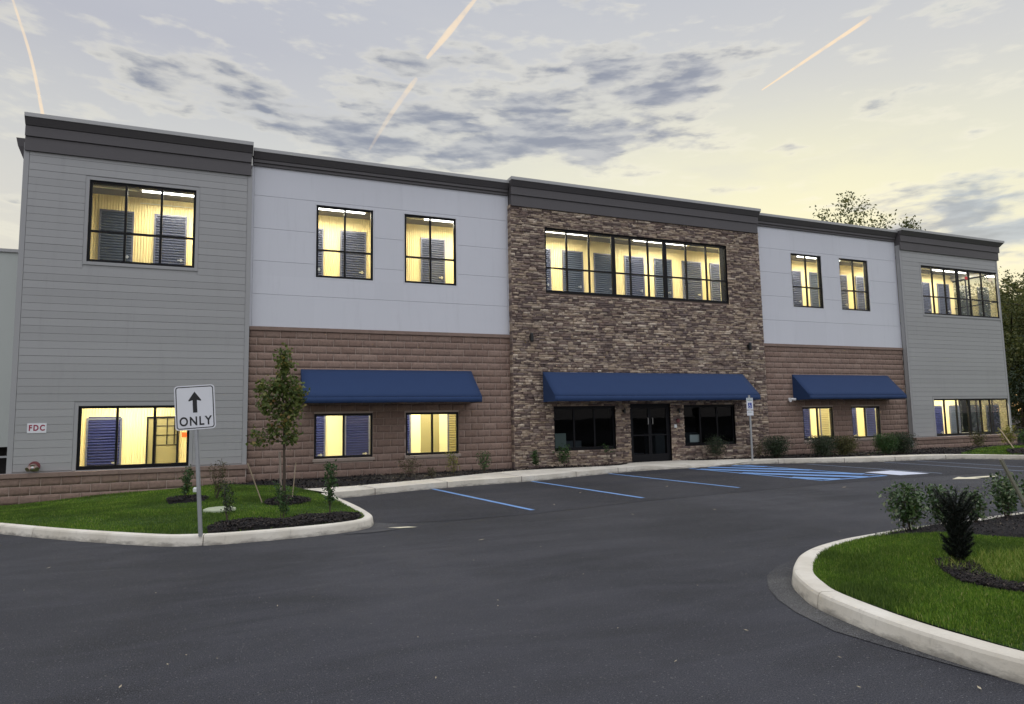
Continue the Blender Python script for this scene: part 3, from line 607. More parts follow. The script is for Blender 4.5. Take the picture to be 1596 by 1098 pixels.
# siding on A and E: real boards with grooves, every fifth joint deeper
def siding(x0, x1, ops, edge=.12):
    mb = MB(); y = -.2; z = .60; k = 0; mod = .9/5; pad = .085
    cells(mb, x0, x1, .2, ZT, ops, y+.022, y+.18)
    zz = .59-.09
    j = 0; z = 5.1 - .9*5
    while z < ZT:
        g = .012 if j % 5 == 0 else .0065; za = max(z+g/2, .572); zb = min(z+mod-.003, ZT)
        if zb > za:
            for a, b in spans(x0+edge, x1-edge if x1 < 31 else x1-edge, za, zb, ops, pad):
                mb.box(a, b, y, y+.03, za, zb)
        z += mod; j += 1
    o1 = mb.build('siding_wall', 'siding', B)
    t = MB(); t.box(x0, x0+edge-.008, y-.003, y+.03, .572, ZT); t.box(x1-edge+.008, x1, y-.003, y+.03, .572, ZT)
    for o in ops:
        r_ = min(o[1]+pad-.006, x1-edge-.02); t.box(o[0]-pad+.006, o[0], y-.003, y+.03, o[2]-(pad if o[2] > 3 else .03)+.006, o[3]+pad-.006)
        if o[1] < x1: t.box(o[1], r_, y-.003, y+.03, o[2]-(pad if o[2] > 3 else .03)+.006, o[3]+pad-.006)
        e1 = o[1] if o[1] < x1 else x1-edge-.01
        t.box(o[0]+.001, e1-.001, y-.003, y+.03, o[3], o[3]+pad-.006)
        if o[2] > 3: t.box(o[0]+.001, e1-.001, y-.003, y+.03, o[2]-pad+.006, o[2])
    t.build('wall_trim', 'trim_grey', B)
def cutE(ops): return [(o[0], min(o[1], XE1), o[2], o[3]) for o in ops]
siding(XA0, XA1, opA); siding(XD1, XE1, cutE(opE))
# white panels on B and D
def panels(x0, x1, ops):
    mb = MB(); cells(mb, x0, x1, 4.15, 8.9, ops, .022, .2); zs = [4.205, 5.09, 6.0, 6.9, 7.81, 8.72]; pad = .035
    for i in range(5):
        for a, b in spans(x0+.06, x1-.06, zs[i]+.004, zs[i+1]-.004, ops, pad):
            pass
        # panels as cells round the openings so that the joints stay level
        sub = [(o[0]-pad, o[1]+pad, o[2]-pad, o[3]+pad) for o in ops if o[3] > 3]
        cells(mb, x0+.06, x1-.06, zs[i]+.004, zs[i+1]-.004, sub, 0.0, .03)
    mb.build('panel_wall', 'panel_white', B)
    t = MB(); t.box(x0, x0+.052, -.003, .03, 4.205, 8.9); t.box(x1-.052, x1, -.003, .03, 4.205, 8.9)
    for o in ops:
        if o[3] < 3: continue
        t.box(o[0]-pad+.004, o[0], -.003, .03, o[2]-pad, o[3]+pad); t.box(o[1], o[1]+pad-.004, -.003, .03, o[2]-pad, o[3]+pad)
        t.box(o[0], o[1], -.003, .03, o[2]-pad, o[2]); t.box(o[0], o[1], -.003, .03, o[3], o[3]+pad)
    t.build('wall_trim', 'panel_white', B)
panels(XA1, XB1, opB); panels(XC1, XD1, opD)
# split-face blocks
def blockwall(name, x0, x1, z0, z1, ops, y, depth=.2, start=0, bw=.4, bh=.2):
    back = MB(); cells(back, x0+.004, x1-.004, z0, z1, ops, y+.0015, y+depth); back.build('mortar_bed', 'mortar', B)
    V = []; F = []; ni, nj = 6, 3; j = 0; z = z1-math.ceil((z1-z0)/bh)*bh
    while z < z1-.01:
        off = (j % 2)*bw/2; x = x0-off
        while x < x1:
            a, b = max(x, x0), min(x+bw, x1); za, zb = max(z, z0), z+bh
            for a2, b2 in spans(a, b, za+.02, zb-.02, ops):
                ax_, bx_ = a2+.006, b2-.006; z0_, z1_ = za+.004, zb-.005
                for o in ops:
                    if o[0] < (a2+b2)/2 < o[1]:
                        pass
                if bx_-ax_ < .03: continue
                base = len(V)//3 if False else len(V)
                for jj in range(nj+1):
                    for ii in range(ni+1):
                        e = (ii in (0, ni)) or (jj in (0, nj))
                        d = random.uniform(-.004, .0) if e else random.uniform(-.013, -.002)
                        V.append((ax_+(bx_-ax_)*ii/ni, y+d, z0_+(z1_-z0_)*jj/nj))
                for jj in range(nj):
                    for ii in range(ni):
                        q = base+jj*(ni+1)+ii; F.append((q, q+1, q+ni+2, q+ni+1))
                # rim back to the mortar
                rim = [base+ii for ii in range(ni+1)]+[base+jj*(ni+1)+ni for jj in range(1, nj+1)]+[base+nj*(ni+1)+ii for ii in range(ni-1, -1, -1)]+[base+jj*(ni+1) for jj in range(nj-1, 0, -1)]
                rb = len(V)
                for r_ in rim: V.append((V[r_][0], y+.03, V[r_][2]))
                for k in range(len(rim)):
                    k2 = (k+1) % len(rim); F.append((rim[k2], rim[k], rb+k, rb+k2))
            x += bw
        z += bh; j += 1
    return npmesh(name, V, F, 'block', B)
blockwall('block_wall', XA1, XB1, -.1, 4.10, [o for o in opB if o[3] < 3], 0.0)
blockwall('block_wall', XC1, XD1, -.1, 4.10, [o for o in opD if o[3] < 3], 0.0)
blockwall('block_base', XA0-.10, XA1-.002, -.5, .47, [], -.30, .3)
blockwall('block_base', XD1+.002, XE1+.10, -.5, .47, [], -.30, .3)
for a_, b_ in ((XA1, XB1), (XC1, XD1)): MB().box(a_+.01, b_-.01, -.045, .03, 4.10, 4.198).build('cap_course', 'cap_stone', B, bevel=.008)
def capline(x0, x1, proud, z0, z1, y0, y1):
    x = x0; cp = MB()
    while x < x1-.05: cp.box(x+.0015, min(x+.6, x1)-.0015, y0, y1, z0, z1); x += .6
    cp.build('cap_course', 'cap_stone', B, bevel=.006)
capline(XA0-.14, XA1+.03, .05, .47, .568, -.345, -.15); capline(XD1-.03, XE1+.14, .05, .47, .568, -.345, -.15)
for o in opB+opD:
    if o[3] < 3: MB().box(o[0]-.04, o[1]+.05, -.055, .06, o[2]-.085, o[2]-.003).build('sill', 'sill_stone', B, bevel=.008)
# ledgestone
def stonewall(x0, x1, z0, z1, ops, y):
    back = MB(); cells(back, x0, x1, z0, z1, ops, y+.03, y+.22); back.build('stone_backing', 'stone_gap', B)
    V = []; F = []; z = z0
    rg = random.Random(11)
    while z < z1:
        h = rg.choice([.042, .05, .055, .062, .07, .09]); x = x0-.0-rg.uniform(0, .2)
        while x < x1:
            L = rg.choice([.08, .11, .14, .18, .23, .28, .34]); a, b = max(x, x0), min(x+L, x1)
            for a2, b2 in spans(a, b, z+.01, min(z+h, z1)-.01, ops):
                if b2-a2 < .02: continue
                # a thick course is sometimes two thin stones
                parts = [(z, min(z+h, z1))]
                if h > .08 and rg.random() < .35: mid = z+h*rg.uniform(.4, .6); parts = [(z, mid), (mid, min(z+h, z1))]
                for za, zb in parts:
                    g = .0022; d = y+rg.uniform(-.016, .012); bs = len(V)
                    c = [(a2+g, za+g), ((a2+b2)/2, za+g), (b2-g, za+g), (b2-g, zb-g), ((a2+b2)/2, zb-g), (a2+g, zb-g)]
                    jit = lambda: rg.uniform(-.004, .004)
                    tl = rg.uniform(-.006, .006)
                    for k, (px, pz) in enumerate(c): V.append((px+jit()*.6, d+jit()+(tl if k in (2, 3) else -tl if k in (0, 5) else -.004), pz+jit()*.6))
                    for px, pz in c: V.append((px, y+.035, pz))
                    F += [(bs, bs+1, bs+4, bs+5), (bs+1, bs+2, bs+3, bs+4)]
                    for k in range(6): k2 = (k+1) % 6; F.append((bs+k2, bs+k, bs+6+k, bs+6+k2))
            x += L
        z += h
    return npmesh('stone_wall', V, F, 'stone', B)
stonewall(XB1, XC1, 0.0, 8.3, opC, -.2)
# returns of the stone block (its left and right edge), same stone in thin end courses
rt_ = MB(); rs_ = MB(); rg = random.Random(3)
z = 0
while z < 8.3:
    h = rg.choice([.06, .075, .09])
    rt_.box(XB1-.028+rg.uniform(0, .015), XB1+.012, -.19, .02, z+.004, min(z+h, 8.3)-.004); rs_.box(XC1-.012, XC1+.02+rg.uniform(0, .012), -.19, .02, z+.004, min(z+h, 8.3)-.004); z += h
rt_.build('stone_return', 'stone', B); rs_.build('stone_return', 'stone', B)
# cornices
def cornice(x0, x1, yf, tall, l=1, r=1):
    m = MB()
    if tall:
        m.frus(x0, x1, yf, .3, 8.25, 8.592, .05, .05, l, r); m.frus(x0, x1, yf, .3, 8.600, 8.852, .085, .085, l, r); m.frus(x0, x1, yf, .3, 8.86, 9.03, .10, .20, l, r)
        m.frus(x0, x1, yf+.01, .29, 8.588, 8.604, .05, .05, l, r); m.frus(x0, x1, yf+.01, .29, 8.848, 8.864, .06, .06, l, r)
        zc, zt, pc = 9.03, 9.13, .215
    else:
        m.frus(x0, x1, yf, .3, 8.62, 8.70, .05, .05, l, r); m.frus(x0, x1, yf, .3, 8.706, 8.79, .085, .085, l, r); m.frus(x0, x1, yf, .3, 8.797, 8.965, .10, .20, l, r)
        m.frus(x0, x1, yf+.01, .29, 8.695, 8.71, .05, .05, l, r); m.frus(x0, x1, yf+.01, .29, 8.785, 8.80, .06, .06, l, r)
        zc, zt, pc = 8.966, 9.06, .215
    m.build('cornice', 'cornice', B, bevel=.004)
    c = MB(); c.frus(x0, x1, yf, .35, zc, zt, pc, pc+.006, l, r); c.build('coping', 'coping', B, bevel=.006)
cornice(XA0+.02, XA1-.04, -.2, True, 0, .25); cornice(XB1+.03, XC1-.05, -.2, True, .3, .3); cornice(XD1+.04, XE1, -.2, True, .3, 1.4)
cornice(XA1+.02, XB1-.02, 0, False, 0, 0); cornice(XC1+.02, XD1-.02, 0, False, 0, 0)
# body: side, back walls, roof
bd = MB()
bd.box(XA0, XA0+.2, 0, 26, -.5, 8.6); bd.box(XA0+.2, XE1-.2, 25.8, 26, -.5, 8.6)
bd.build('side_wall', 'siding', B)
ew = MB()   # east wall with the corner windows
opE2 = [(-.05, 2.0, *WU), (-.05, 2.0, *WL)]
xs = [(-.02, 2.0), (2.0, 25.8)]
for (a, b) in xs:
    zz = [(-.5, .61), (2.11, 5.64), (7.70, 8.45)] if b == 2.0 else [(-.5, 8.45)]
    for z0, z1 in zz: ew.box(XE1-.2, XE1-.001, a, b, z0, z1)
ew.build('east_wall', 'siding', B)
MB().box(XA0+.05, XE1-.05, .3, 25.9, 8.46, 8.6).build('roof', 'coping', B)
# interior corridors
cr = MB(); pitch = .07; x = XA0+.2; YW = 1.8
prof = []
for zlo, zhi in ((5.3, 7.97), (-.3, 2.6)):
    x = XA0+.2; pts = []
    while x < XE1-.05:
        pts += [(x, YW), (x+pitch*.45, YW), (x+pitch*.6, YW+.014), (x+pitch*.85, YW+.014)]; x += pitch
    if zlo < 0: pts = [p for p in pts if p[0] < 1.29]
    b = len(cr.v)
    for p in pts: cr.v += [(p[0], p[1], zlo), (p[0], p[1], zhi)]
    for i in range(len(pts)-1): cr.f.append((b+2*i, b+2*i+2, b+2*i+3, b+2*i+1))
    if zlo < 0:
        cr.box(17.9, XE1-.4, YW, YW+.05, zlo, zhi)
cr.build('corridor_wall', 'cream', B, fixn=False)
ci = MB(); ci.box(XA0+.2, XE1-.2, .2, 4, 7.97, 8.1); ci.box(XA0+.2, 7.8, .2, 4, 2.6, 2.75); ci.box(17.9, XE1-.2, .2, 4, 2.6, 2.75); ci.box(XA0+.2, XE1-.2, YW+.03, YW+.13, 7.5, 8.3)
ci.build('ceiling', 'ceiling_dark', B)
fl = MB(); fl.box(XA0+.2, XE1-.2, .2, 6, 5.15, 5.3); fl.box(XA0+.2, 7.7, .2, 6, -.45, -.3); fl.box(17.95, XE1-.2, .2, 6, -.45, -.3); fl.build('floor', 'floor_in', B)
# inner faces of the outer wall and corridor end walls
iw = MB(); opin = opA+opB+opC+opD+cutE(opE)
cells(iw, XA0+.2, XE1-.2, 5.3, 7.97, [o for o in opin if o[3] > 3], .2, .22)
cells(iw, XA0+.2, 7.7, -.3, 2.6, [o for o in opA+opB if o[3] < 3], .2, .22); cells(iw, 17.95, XE1-.2, -.3, 2.6, [o for o in opD+cutE(opE) if o[3] < 3], .2, .22)
iw.box(7.75, 7.85, .22, YW, -.3, 2.6); iw.box(17.85, 17.93, .22, YW, -.3, 2.6)
iw.build('inner_wall', 'cream_smooth', B)
# window reveals (jambs between the outer face and the room)
for o, yf in [(o, -.18) for o in opA+opC]+[(o, .03) for o in opB+opD]+[(o, -.18) for o in cutE(opE)]:
    rv = MB(); rv.box(o[0]-.02, o[0], yf, .2, o[2], o[3]); rv.box(o[0], o[1], yf, .2, o[3], o[3]+.02); rv.box(o[0], o[1], yf, .2, o[2]-.02, o[2])
    if o[1] < XE1: rv.box(o[1], o[1]+.02, yf, .2, o[2], o[3])
    rv.build('window_reveal', 'frame_black', B)
# windows: frame, mullions, one pane
def window(x0, x1, z0, z1, y, mull, bar=None, thick=(), glass='glass', fr=.06, side=False, bot=.065):
    m = MB(); d = .06
    m.box(x0, x0+fr, y, y+d, z0, z1); m.box(x1-fr, x1, y, y+d, z0, z1); m.box(x0+fr, x1-fr, y, y+d, z1-fr, z1); m.box(x0+fr, x1-fr, y, y+d, z0, z0+bot)
    for q in mull: m.box(q-.027, q+.027, y+.003, y+d-.003, z0+bot, z1-fr)
    for q in thick: m.box(q-.07, q+.07, y-.004, y+d, z0+bot, z1-fr)
    if bar: 
        ed = sorted([x0+fr, x1-fr, *[q+s*.027 for q in mull for s in (-1, 1)], *[q+s*.07 for q in thick for s in (-1, 1)]])
        for i in range(0, len(ed), 2): m.box(ed[i], ed[i+1], y+.006, y+d-.006, bar-.026, bar+.026)
    f = m.build('window', 'frame_black', B)
    MB().poly([(x0+fr*.5, y+.03, z0+.02), (x1-fr*.5, y+.03, z0+.02), (x1-fr*.5, y+.03, z1-.02), (x0+fr*.5, y+.03, z1-.02)]).build('pane', glass, f, fixn=False); return f
def eq(x0, x1, n): return [x0+(x1-x0)*i/n for i in range(1, n)]
o = opA[0]; window(*o, -.16, eq(o[0], o[1], 3), 6.42); o = opA[1]; window(*o, -.16, [-2.59, -1.78], bot=.07)
for o in opB+opD: window(*o, .03, eq(o[0], o[1], 2), 6.43 if o[2] > 3 else None)
o = opC[0]; window(*o, -.15, [9.85, 10.67, 12.25, 12.96, 14.53, 15.40], 6.38, [11.59, 13.64])
for o in opC[1:3]: window(*o, -.12, eq(o[0], o[1], 3), None, glass='glass_dark')
window(26.42, XE1-.02, *WU, -.16, [27.15, 27.92, 29.50, 30.32], 6.40, [28.74]); window(26.56, XE1-.02, *WL, -.16, [27.25, 28.0, 29.55, 30.15], None, [28.78])
for z0, z1 in (WU, WL):
    ec = MB(); ec.box(XE1-.1, XE1+.002, -.17, -.10, z0-.01, z1+.01); ec.box(XE1-.08, XE1-.02, -.098, 2.0, z0, z0+.05); ec.box(XE1-.08, XE1-.02, -.098, 2.0, z1-.05, z1)
    for y in (.5, 1.2, 1.96): ec.box(XE1-.075, XE1-.025, y, y+.04, z0+.05, z1-.05)
    if z0 > 3: ec.box(XE1-.072, XE1-.028, -.098, 2.0, 6.38, 6.42)
    ecw = ec.build('window', 'frame_black', B, label='corner window on the east side')
    gp = MB(); gp.poly([(XE1-.05, -.09, z0+.02), (XE1-.05, 1.98, z0+.02), (XE1-.05, 1.98, z1-.02), (XE1-.05, -.09, z1-.02)])
    gp.build('pane', 'glass_east', ecw)
# dark office behind the entrance
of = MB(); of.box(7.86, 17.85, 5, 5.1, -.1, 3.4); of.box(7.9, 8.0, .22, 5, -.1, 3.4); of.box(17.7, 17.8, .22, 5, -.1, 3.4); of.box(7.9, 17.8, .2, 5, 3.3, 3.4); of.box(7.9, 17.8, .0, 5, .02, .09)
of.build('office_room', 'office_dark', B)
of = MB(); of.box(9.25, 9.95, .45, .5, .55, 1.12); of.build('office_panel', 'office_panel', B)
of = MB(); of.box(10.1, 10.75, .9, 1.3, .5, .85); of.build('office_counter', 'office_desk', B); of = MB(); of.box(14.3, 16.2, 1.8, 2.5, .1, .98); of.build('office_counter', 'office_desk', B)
MB().box(14.45, 14.86, -.02, -.012, .71, .96).build('posted_notice', 'paper', B)
# entrance door
dm = MB(); x0, x1, z0, z1 = opC[3]
dm.box(x0, x0+.07, -.13, -.05, z0, z1); dm.box(x1-.07, x1, -.13, -.05, z0, z1); dm.box(x0+.07, x1-.07, -.13, -.05, z1-.07, z1)
xm = (x0+x1)/2
for a, b in ((x0+.075, xm-.003), (xm+.003, x1-.075)):
    dm.box(a, a+.06, -.12, -.07, z0, z1-.075); dm.box(b-.06, b, -.12, -.07, z0, z1-.075); dm.box(a+.06, b-.06, -.12, -.07, z1-.14, z1-.075); dm.box(a+.06, b-.06, -.12, -.07, z0, z0+.28); dm.box(a+.06, b-.06, -.118, -.072, .98, 1.02)
door = dm.build('entrance_door', 'frame_black', B, label='black glazed double entrance door')
MB().poly([(x0+.1, -.095, z0+.05), (x1-.1, -.095, z0+.05), (x1-.1, -.095, z1-.1), (x0+.1, -.095, z1-.1)]).build('pane', 'glass_dark', door, fixn=False)
for s in (-1, 1): MB().tube([(xm+s*.09, -.12, 1.36), (xm+s*.09, -.17, 1.36), (xm+s*.09, -.17, 1.56), (xm+s*.09, -.12, 1.56)], .010).build('handle', 'steel', door)
MB().box(x0-.02, x1+.02, -.34, -.12, .06, .125).build('threshold', 'concrete', B)

# roll-up storage doors behind the glass
def rollup(xa, xb, zf, top, m='rollup', latch=True, y=YW):
    w_ = xb-xa; d = MB(); p = .075; z = zf
    pts = []
    while z < top-.02: pts += [(y-.012, z), (y-.046, z+p*.22), (y-.046, z+p*.45), (y-.012, z+p*.95)]; z += p
    b = len(d.v)
    for q in pts: d.v += [(xa+.04, q[0], q[1]), (xb-.04, q[0], q[1])]
    for i in range(len(pts)-1): d.f.append((b+2*i, b+2*i+1, b+2*i+3, b+2*i+2))
    o = d.build('storage_door', m, B, fixn=False)
    f = MB(); f.box(xa, xa+.045, y-.05, y-.005, zf, top); f.box(xb-.045, xb, y-.05, y-.005, zf, top); f.box(xa+.045, xb-.045, y-.05, y-.005, top-.05, top); f.build('door_frame', 'door_frame', o)
    if latch:
        l = MB(); l.box(xb-.22, xb-.09, y-.062, y-.04, zf+.93, zf+.965); l.box(xb-.15, xb-.11, y-.075, y-.055, zf+.90, zf+.99); l.build('latch', 'steel', o)
for a, b, m in [(-3.47,-2.64,'rollup_slate'),(-2.14,-1.31,'rollup'),(1.64,2.47,'rollup'),(2.97,3.77,'rollup'),(4.2,5.03,'rollup'),(5.53,6.35,'rollup'),(7.4,8.2,'rollup'),(9.4,10.21,'rollup'),(10.67,11.49,'rollup_slate'),(11.94,12.77,'rollup_slate'),(13.23,14.07,'rollup'),(14.53,15.32,'rollup_slate'),(15.8,16.7,'rollup'),(17.12,17.94,'rollup'),(18.5,19.3,'rollup'),(21.0,21.82,'rollup'),(22.29,23.1,'rollup_slate'),(23.6,24.44,'rollup'),(24.96,25.75,'rollup'),(26.3,27.1,'rollup'),(28.88,29.68,'rollup'),(30.2,31.01,'rollup')]:
    rollup(a, b, 5.3, 7.54, m)
for a, b, m in [(-3.56,-2.73,'rollup'),(1.75,2.58,'rollup'),(3.14,3.90,'rollup'),(4.3,5.18,'rollup'),(6.38,7.0,'rollup_dim'),(21.0,21.83,'rollup'),(22.38,23.1,'rollup_dim'),(23.6,24.45,'rollup'),(24.97,25.75,'rollup'),(28.9,29.83,'rollup'),(30.33,31.0,'rollup_slate')]:
    rollup(a, b, -.3, 1.84 if a < 0 or a > 26 else 2.1, 'rollup_navy' if m == 'rollup' else m)
# dark glazed inner doors on the ground floor
gd = MB()
for a, b in ((5.5, 6.1),): gd.box(a, b, YW-.03, YW-.01, -.3, 2.3)
gd.build('inner_door', 'rollup_dim', B)
gd = MB(); gd.box(-2.13, -1.39, YW-.02, YW-.005, -.3, 1.82); o = gd.build('glazed_inner_door', 'rollup_dim', B)
gd = MB(); gd.box(-2.15, -2.11, YW-.05, YW-.02, -.3, 1.86); gd.box(-1.41, -1.36, YW-.05, YW-.02, -.3, 1.86); gd.box(-2.11, -1.41, YW-.05, YW-.02, 1.81, 1.86)
for x in (-1.93,): gd.box(x-.02, x+.02, YW-.045, YW-.02, -.3, 1.81)
for x in (-1.65, -1.47): gd.box(x-.012, x+.012, YW-.04, YW-.02, 1.1, 1.81)
for z in (1.08, 1.35, 1.6): gd.box(-1.91, -1.41, YW-.035, YW-.02, z-.008, z+.008)
gd.build('door_frame', 'frame_black', o)
MB().box(-1.28, -1.15, YW-.012, YW-.004, 1.28, 1.41).build('notice', 'orange_label', B)
MB().box(1.3, 7.7, YW-.008, YW-.002, -.3, 2.6).build('corridor_wall', 'cream_smooth', B)
cn = MB(); cn.tube([(-2.5, 1.74, 7.80), (-1.0, 1.74, 7.80)], .014, 6); cn.tube([(-4.5, .9, 7.88), (-2.45, .9, 7.88)], .02, 6); cn.tube([(4.3, .9, 7.88), (5.4, .9, 7.88)], .02, 6); cn.tube([(11.3, .9, 7.88), (13.0, .9, 7.88)], .02, 6); cn.tube([(15.4, .9, 7.88), (17, .9, 7.88)], .02, 6)
cn.tube([(22.9, .9, 7.88), (28.6, .9, 7.88)], .02, 6); cn.tube([(22.6, .7, 7.95), (22.6, .7, 7.6)], .015, 6)
cn.build('conduit', 'conduit', B)
MB().box(30.45, 30.68, .6, .64, 7.52, 7.64).build('exit_sign', 'exit_red', B, label='small red lit sign in the upper corridor')
# ceiling lamps: tube and the light it gives
def lamp(x, zc, y=.9, visible=True, power=105, L=2.35):
    f = MB(); f.box(x, x+L, y-.05, y+.05, zc-.045, zc-.002); o = f.build('ceiling_light', 'white_plastic', B)
    MB().tube([(x+.03, y, zc-.075), (x+L-.03, y, zc-.075)], .028, 8).build('lamp_tube', 'tube_light', o)
    ld = bpy.data.lights.new('lamp', 'AREA'); ld.shape = 'RECTANGLE'; ld.size = L; ld.size_y = .12; ld.energy = power; ld.color = (1, .90, .66)
    lo = bpy.data.objects.new('lamp', ld); COL.objects.link(lo); lo.location = (x+L/2, y, zc-.12); lo.parent = B
for x in (-2.39, 1.25, 5.39, 8.88, 13.05, 17.0, 20.75, 24.7, 28.6): lamp(x, 7.96)
for x in (-3.6, 0.6, 4.3, 18.6, 22.2, 25.8, 29.0): lamp(x, 2.59, power=105, L=2.0)

# low pale wing behind, far left, and its dark service opening; upper rear parapet
W = empty('rear_wing', (-9, 6, 0), 'low pale grey rear wing with flat coping at the far left', 'building')
MB().box(-16, -5.2, 6, 14, 1.05, 7.1).build('wall', 'panel_side', W); MB().box(-16.1, -5.1, 5.94, 14, 7.1, 7.2).build('coping', 'coping', W)
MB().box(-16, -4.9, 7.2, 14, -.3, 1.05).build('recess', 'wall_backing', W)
rl = MB(); rl.box(-9, -5.3, 6.0, 6.05, .72, .78); rl.box(-9, -5.3, 6.0, 6.05, .2, .24)
for x in (-8.4, -7.6, -6.9, -6.55, -6.2, -5.7): rl.box(x-.025, x+.025, 6.0, 6.05, -.3, .72)
rl.build('railing', 'galv', W)
rp = MB(); rp.frus(-5.6, 2, 4, 9, 8.95, 9.75, .02, .30, 1, 0); rp.frus(-5.6, 2, 4.0, 9, 9.75, 9.98, .30, .34, 1, 0)
rp.build('parapet', 'cornice', B, label='taller dark parapet rising behind the left wing')

# ------------------------------------------------------------------ awnings
def awning(x0, x1, yw, dep, zt, zf, zb, label):
    a = empty('awning', ((x0+x1)/2, yw-dep/2, zb), label, 'awning', 'blue awnings over the ground floor openings')
    t = .012; y1 = yw-dep; yw_ = yw-.004
    # slope with a slight sag between its ribs
    n = max(8, int((x1-x0)/.25)); m = 6; V = []; F = []
    for i in range(n+1):
        for j in range(m+1):
            x = x0+(x1-x0)*i/n; u = j/m; s = -.012*math.sin(math.pi*u)*(.6+.4*math.sin(x*5.1)**2)
            V.append((x, yw_+(y1-yw_)*u, zt+(zf-zt)*u+s))
    for i in range(n):
        for j in range(m): q = i*(m+1)+j; F.append((q, q+m+1, q+m+2, q+1))
    c = npmesh('canopy', V, F, 'awning_navy', a, smooth=True); so_ = c.modifiers.new('solid', 'SOLIDIFY'); so_.thickness = .008
    V = []; F = []; n2 = int((x1-x0)/.12)
    for i in range(n2+1):
        x = x0+(x1-x0)*i/n2; w_ = .003*math.sin(x*9)
        V += [(x, y1-.006, zf-.002), (x, y1-.006+w_, (zf+zb)/2), (x, y1-.006+w_*1.5, zb+.003*math.sin(x*5))]
    for i in range(n2): F += [(3*i, 3*i+1, 3*i+4, 3*i+3), (3*i+1, 3*i+2, 3*i+5, 3*i+4)]
    v = npmesh('valance', V, F, 'awning_navy', a, smooth=True); so_ = v.modifiers.new('solid', 'SOLIDIFY'); so_.thickness = .008
    for x in (x0, x1-t): MB().prism([(yw_, zt-.004), (yw_, zb), (y1+.004, zb), (y1+.004, zf-.004)], 0, x+.001, x+t-.001).build('side_panel', 'awning_navy', a)
    f = MB()
    for x in [x0+.05+(x1-x0-.1)*k/4 for k in range(5)]:
        f.tube([(x, yw-.03, zt-.06), (x, y1+.05, zf-.05), (x, y1+.05, zb+.02), (x, yw-.03, zb+.02)], .016, 6)
    f.tube([(x0+.03, y1+.05, zb+.03), (x1-.03, y1+.05, zb+.03)], .016, 6); f.build('frame', 'black_metal', a)
awning(1.69, 6.59, 0, .93, 3.06, 2.27, 2.115, 'blue fabric awning over the two lit windows of the left block wall beside young tree')
awning(8.85, 16.67, -.235, .82, 3.04, 2.27, 2.11, 'longest blue fabric awning, over the dark entrance in the stone wall')
awning(19.20, 24.21, 0, .78, 3.06, 2.26, 2.12, 'blue fabric awning on the right brown block wall, above the clipped bushes')

# ------------------------------------------------------------------ wall fittings
def sconce(x, z, label, cat='wall lamp', small=False):
    s = .6 if small else 1; a = empty('wall_lamp', (x, -.24, z), label, cat, 'black lamps on the stone wall')
    MB().box(x-.05*s, x+.05*s, -.26, -.21, z-.07*s, z+.07*s).build('back_plate', 'black_metal', a, bevel=.004)
    MB().tube([(x, -.30, z-.14*s), (x, -.30, z-.11*s), (x, -.30, z+.10*s), (x, -.30, z+.14*s)], [.045*s, .055*s, .055*s, .04*s], 12).build('lamp_shade', 'black_metal', a)
    MB().box(x-.015, x+.015, -.27, -.25, z-.02, z+.02).build('arm', 'black_metal', a)
sconce(8.48, 4.11, 'black cylinder wall lamp high on the left side of the stone wall'); sconce(17.03, 4.04, 'black cylinder wall lamp high on the right side of the stone wall')
sconce(11.72, 1.80, 'small black wall lamp just left of the entrance door', small=True); sconce(13.86, 1.80, 'small black wall lamp just right of the entrance door', small=True)
b = empty('door_bell', (13.84, -.23, 1.45), 'small dark alarm bell on the stone pier right of the door', 'bell')
MB().tube([(13.84, -.20, 1.45), (13.84, -.25, 1.45), (13.84, -.275, 1.45)], [.07, .07, .045], 14).build('dome', 'red_paint', b); MB().box(13.77, 13.91, -.215, -.195, 1.38, 1.52).build('back_plate', 'black_metal', b)
MB().box(13.68, 13.78, -.232, -.215, 1.22, 1.33).build('keypad', 'paper', label='small pale entry keypad on the stone pier right of the door', cat='keypad', bevel=.004)
c = empty('security_camera', (19.0, -.05, 2.14), 'white security camera on block wall beside the right awning', 'camera')
MB().box(18.95, 19.05, -.06, 0, 2.08, 2.2).build('mount', 'white_plastic', c, bevel=.01)
for s in (-1, 1): MB().tube([(19.0+s*.05, -.06, 2.14+s*.02), (19.0+s*.13, -.20, 2.11+s*.02)], [.045, .05], 12).build('camera_head', 'white_plastic', c)
f = empty('fire_hose_inlet', (-4.22, -.25, .72), 'red and brass fire department hose connection below the FDC plate', 'hose inlet')
MB().tube([(-4.22, -.19, .72), (-4.22, -.24, .72)], [.12, .11], 20).build('flange', 'red_paint', f)
MB().tube([(-4.22, -.24, .72), (-4.22, -.33, .70), (-4.22, -.36, .69)], [.075, .085, .08], 16).build('body', 'brass', f)
for s in (-1, 1): MB().tube([(-4.22+s*.05, -.33, .70), (-4.22+s*.09, -.40, .66)], [.05, .055], 14).build('outlet', 'brass', f); 
MB().tube([(-4.22, -.37, .69), (-4.22, -.385, .69)], [.04, .02], 12).build('cap', 'steel', f)
p = empty('wall_plate', (-4.21, -.21, 1.60), 'white FDC plate with dark red letters on the grey siding', 'sign')
MB().box(-4.40, -4.02, -.212, -.203, 1.49, 1.715).build('plate', 'sign_white', p, bevel=.002)
text_mesh('lettering', 'FDC', .185, 'sign_red', p, (0, -.0045, .003), (R(90), 0, 0), 1.3, .001, .006, xs=.78)

# ------------------------------------------------------------------ signs
sg = empty('road_sign', (-.36, -8.93, .12), 'white ONLY sign with black up arrow on a leaning grey post in the left lawn', 'sign')
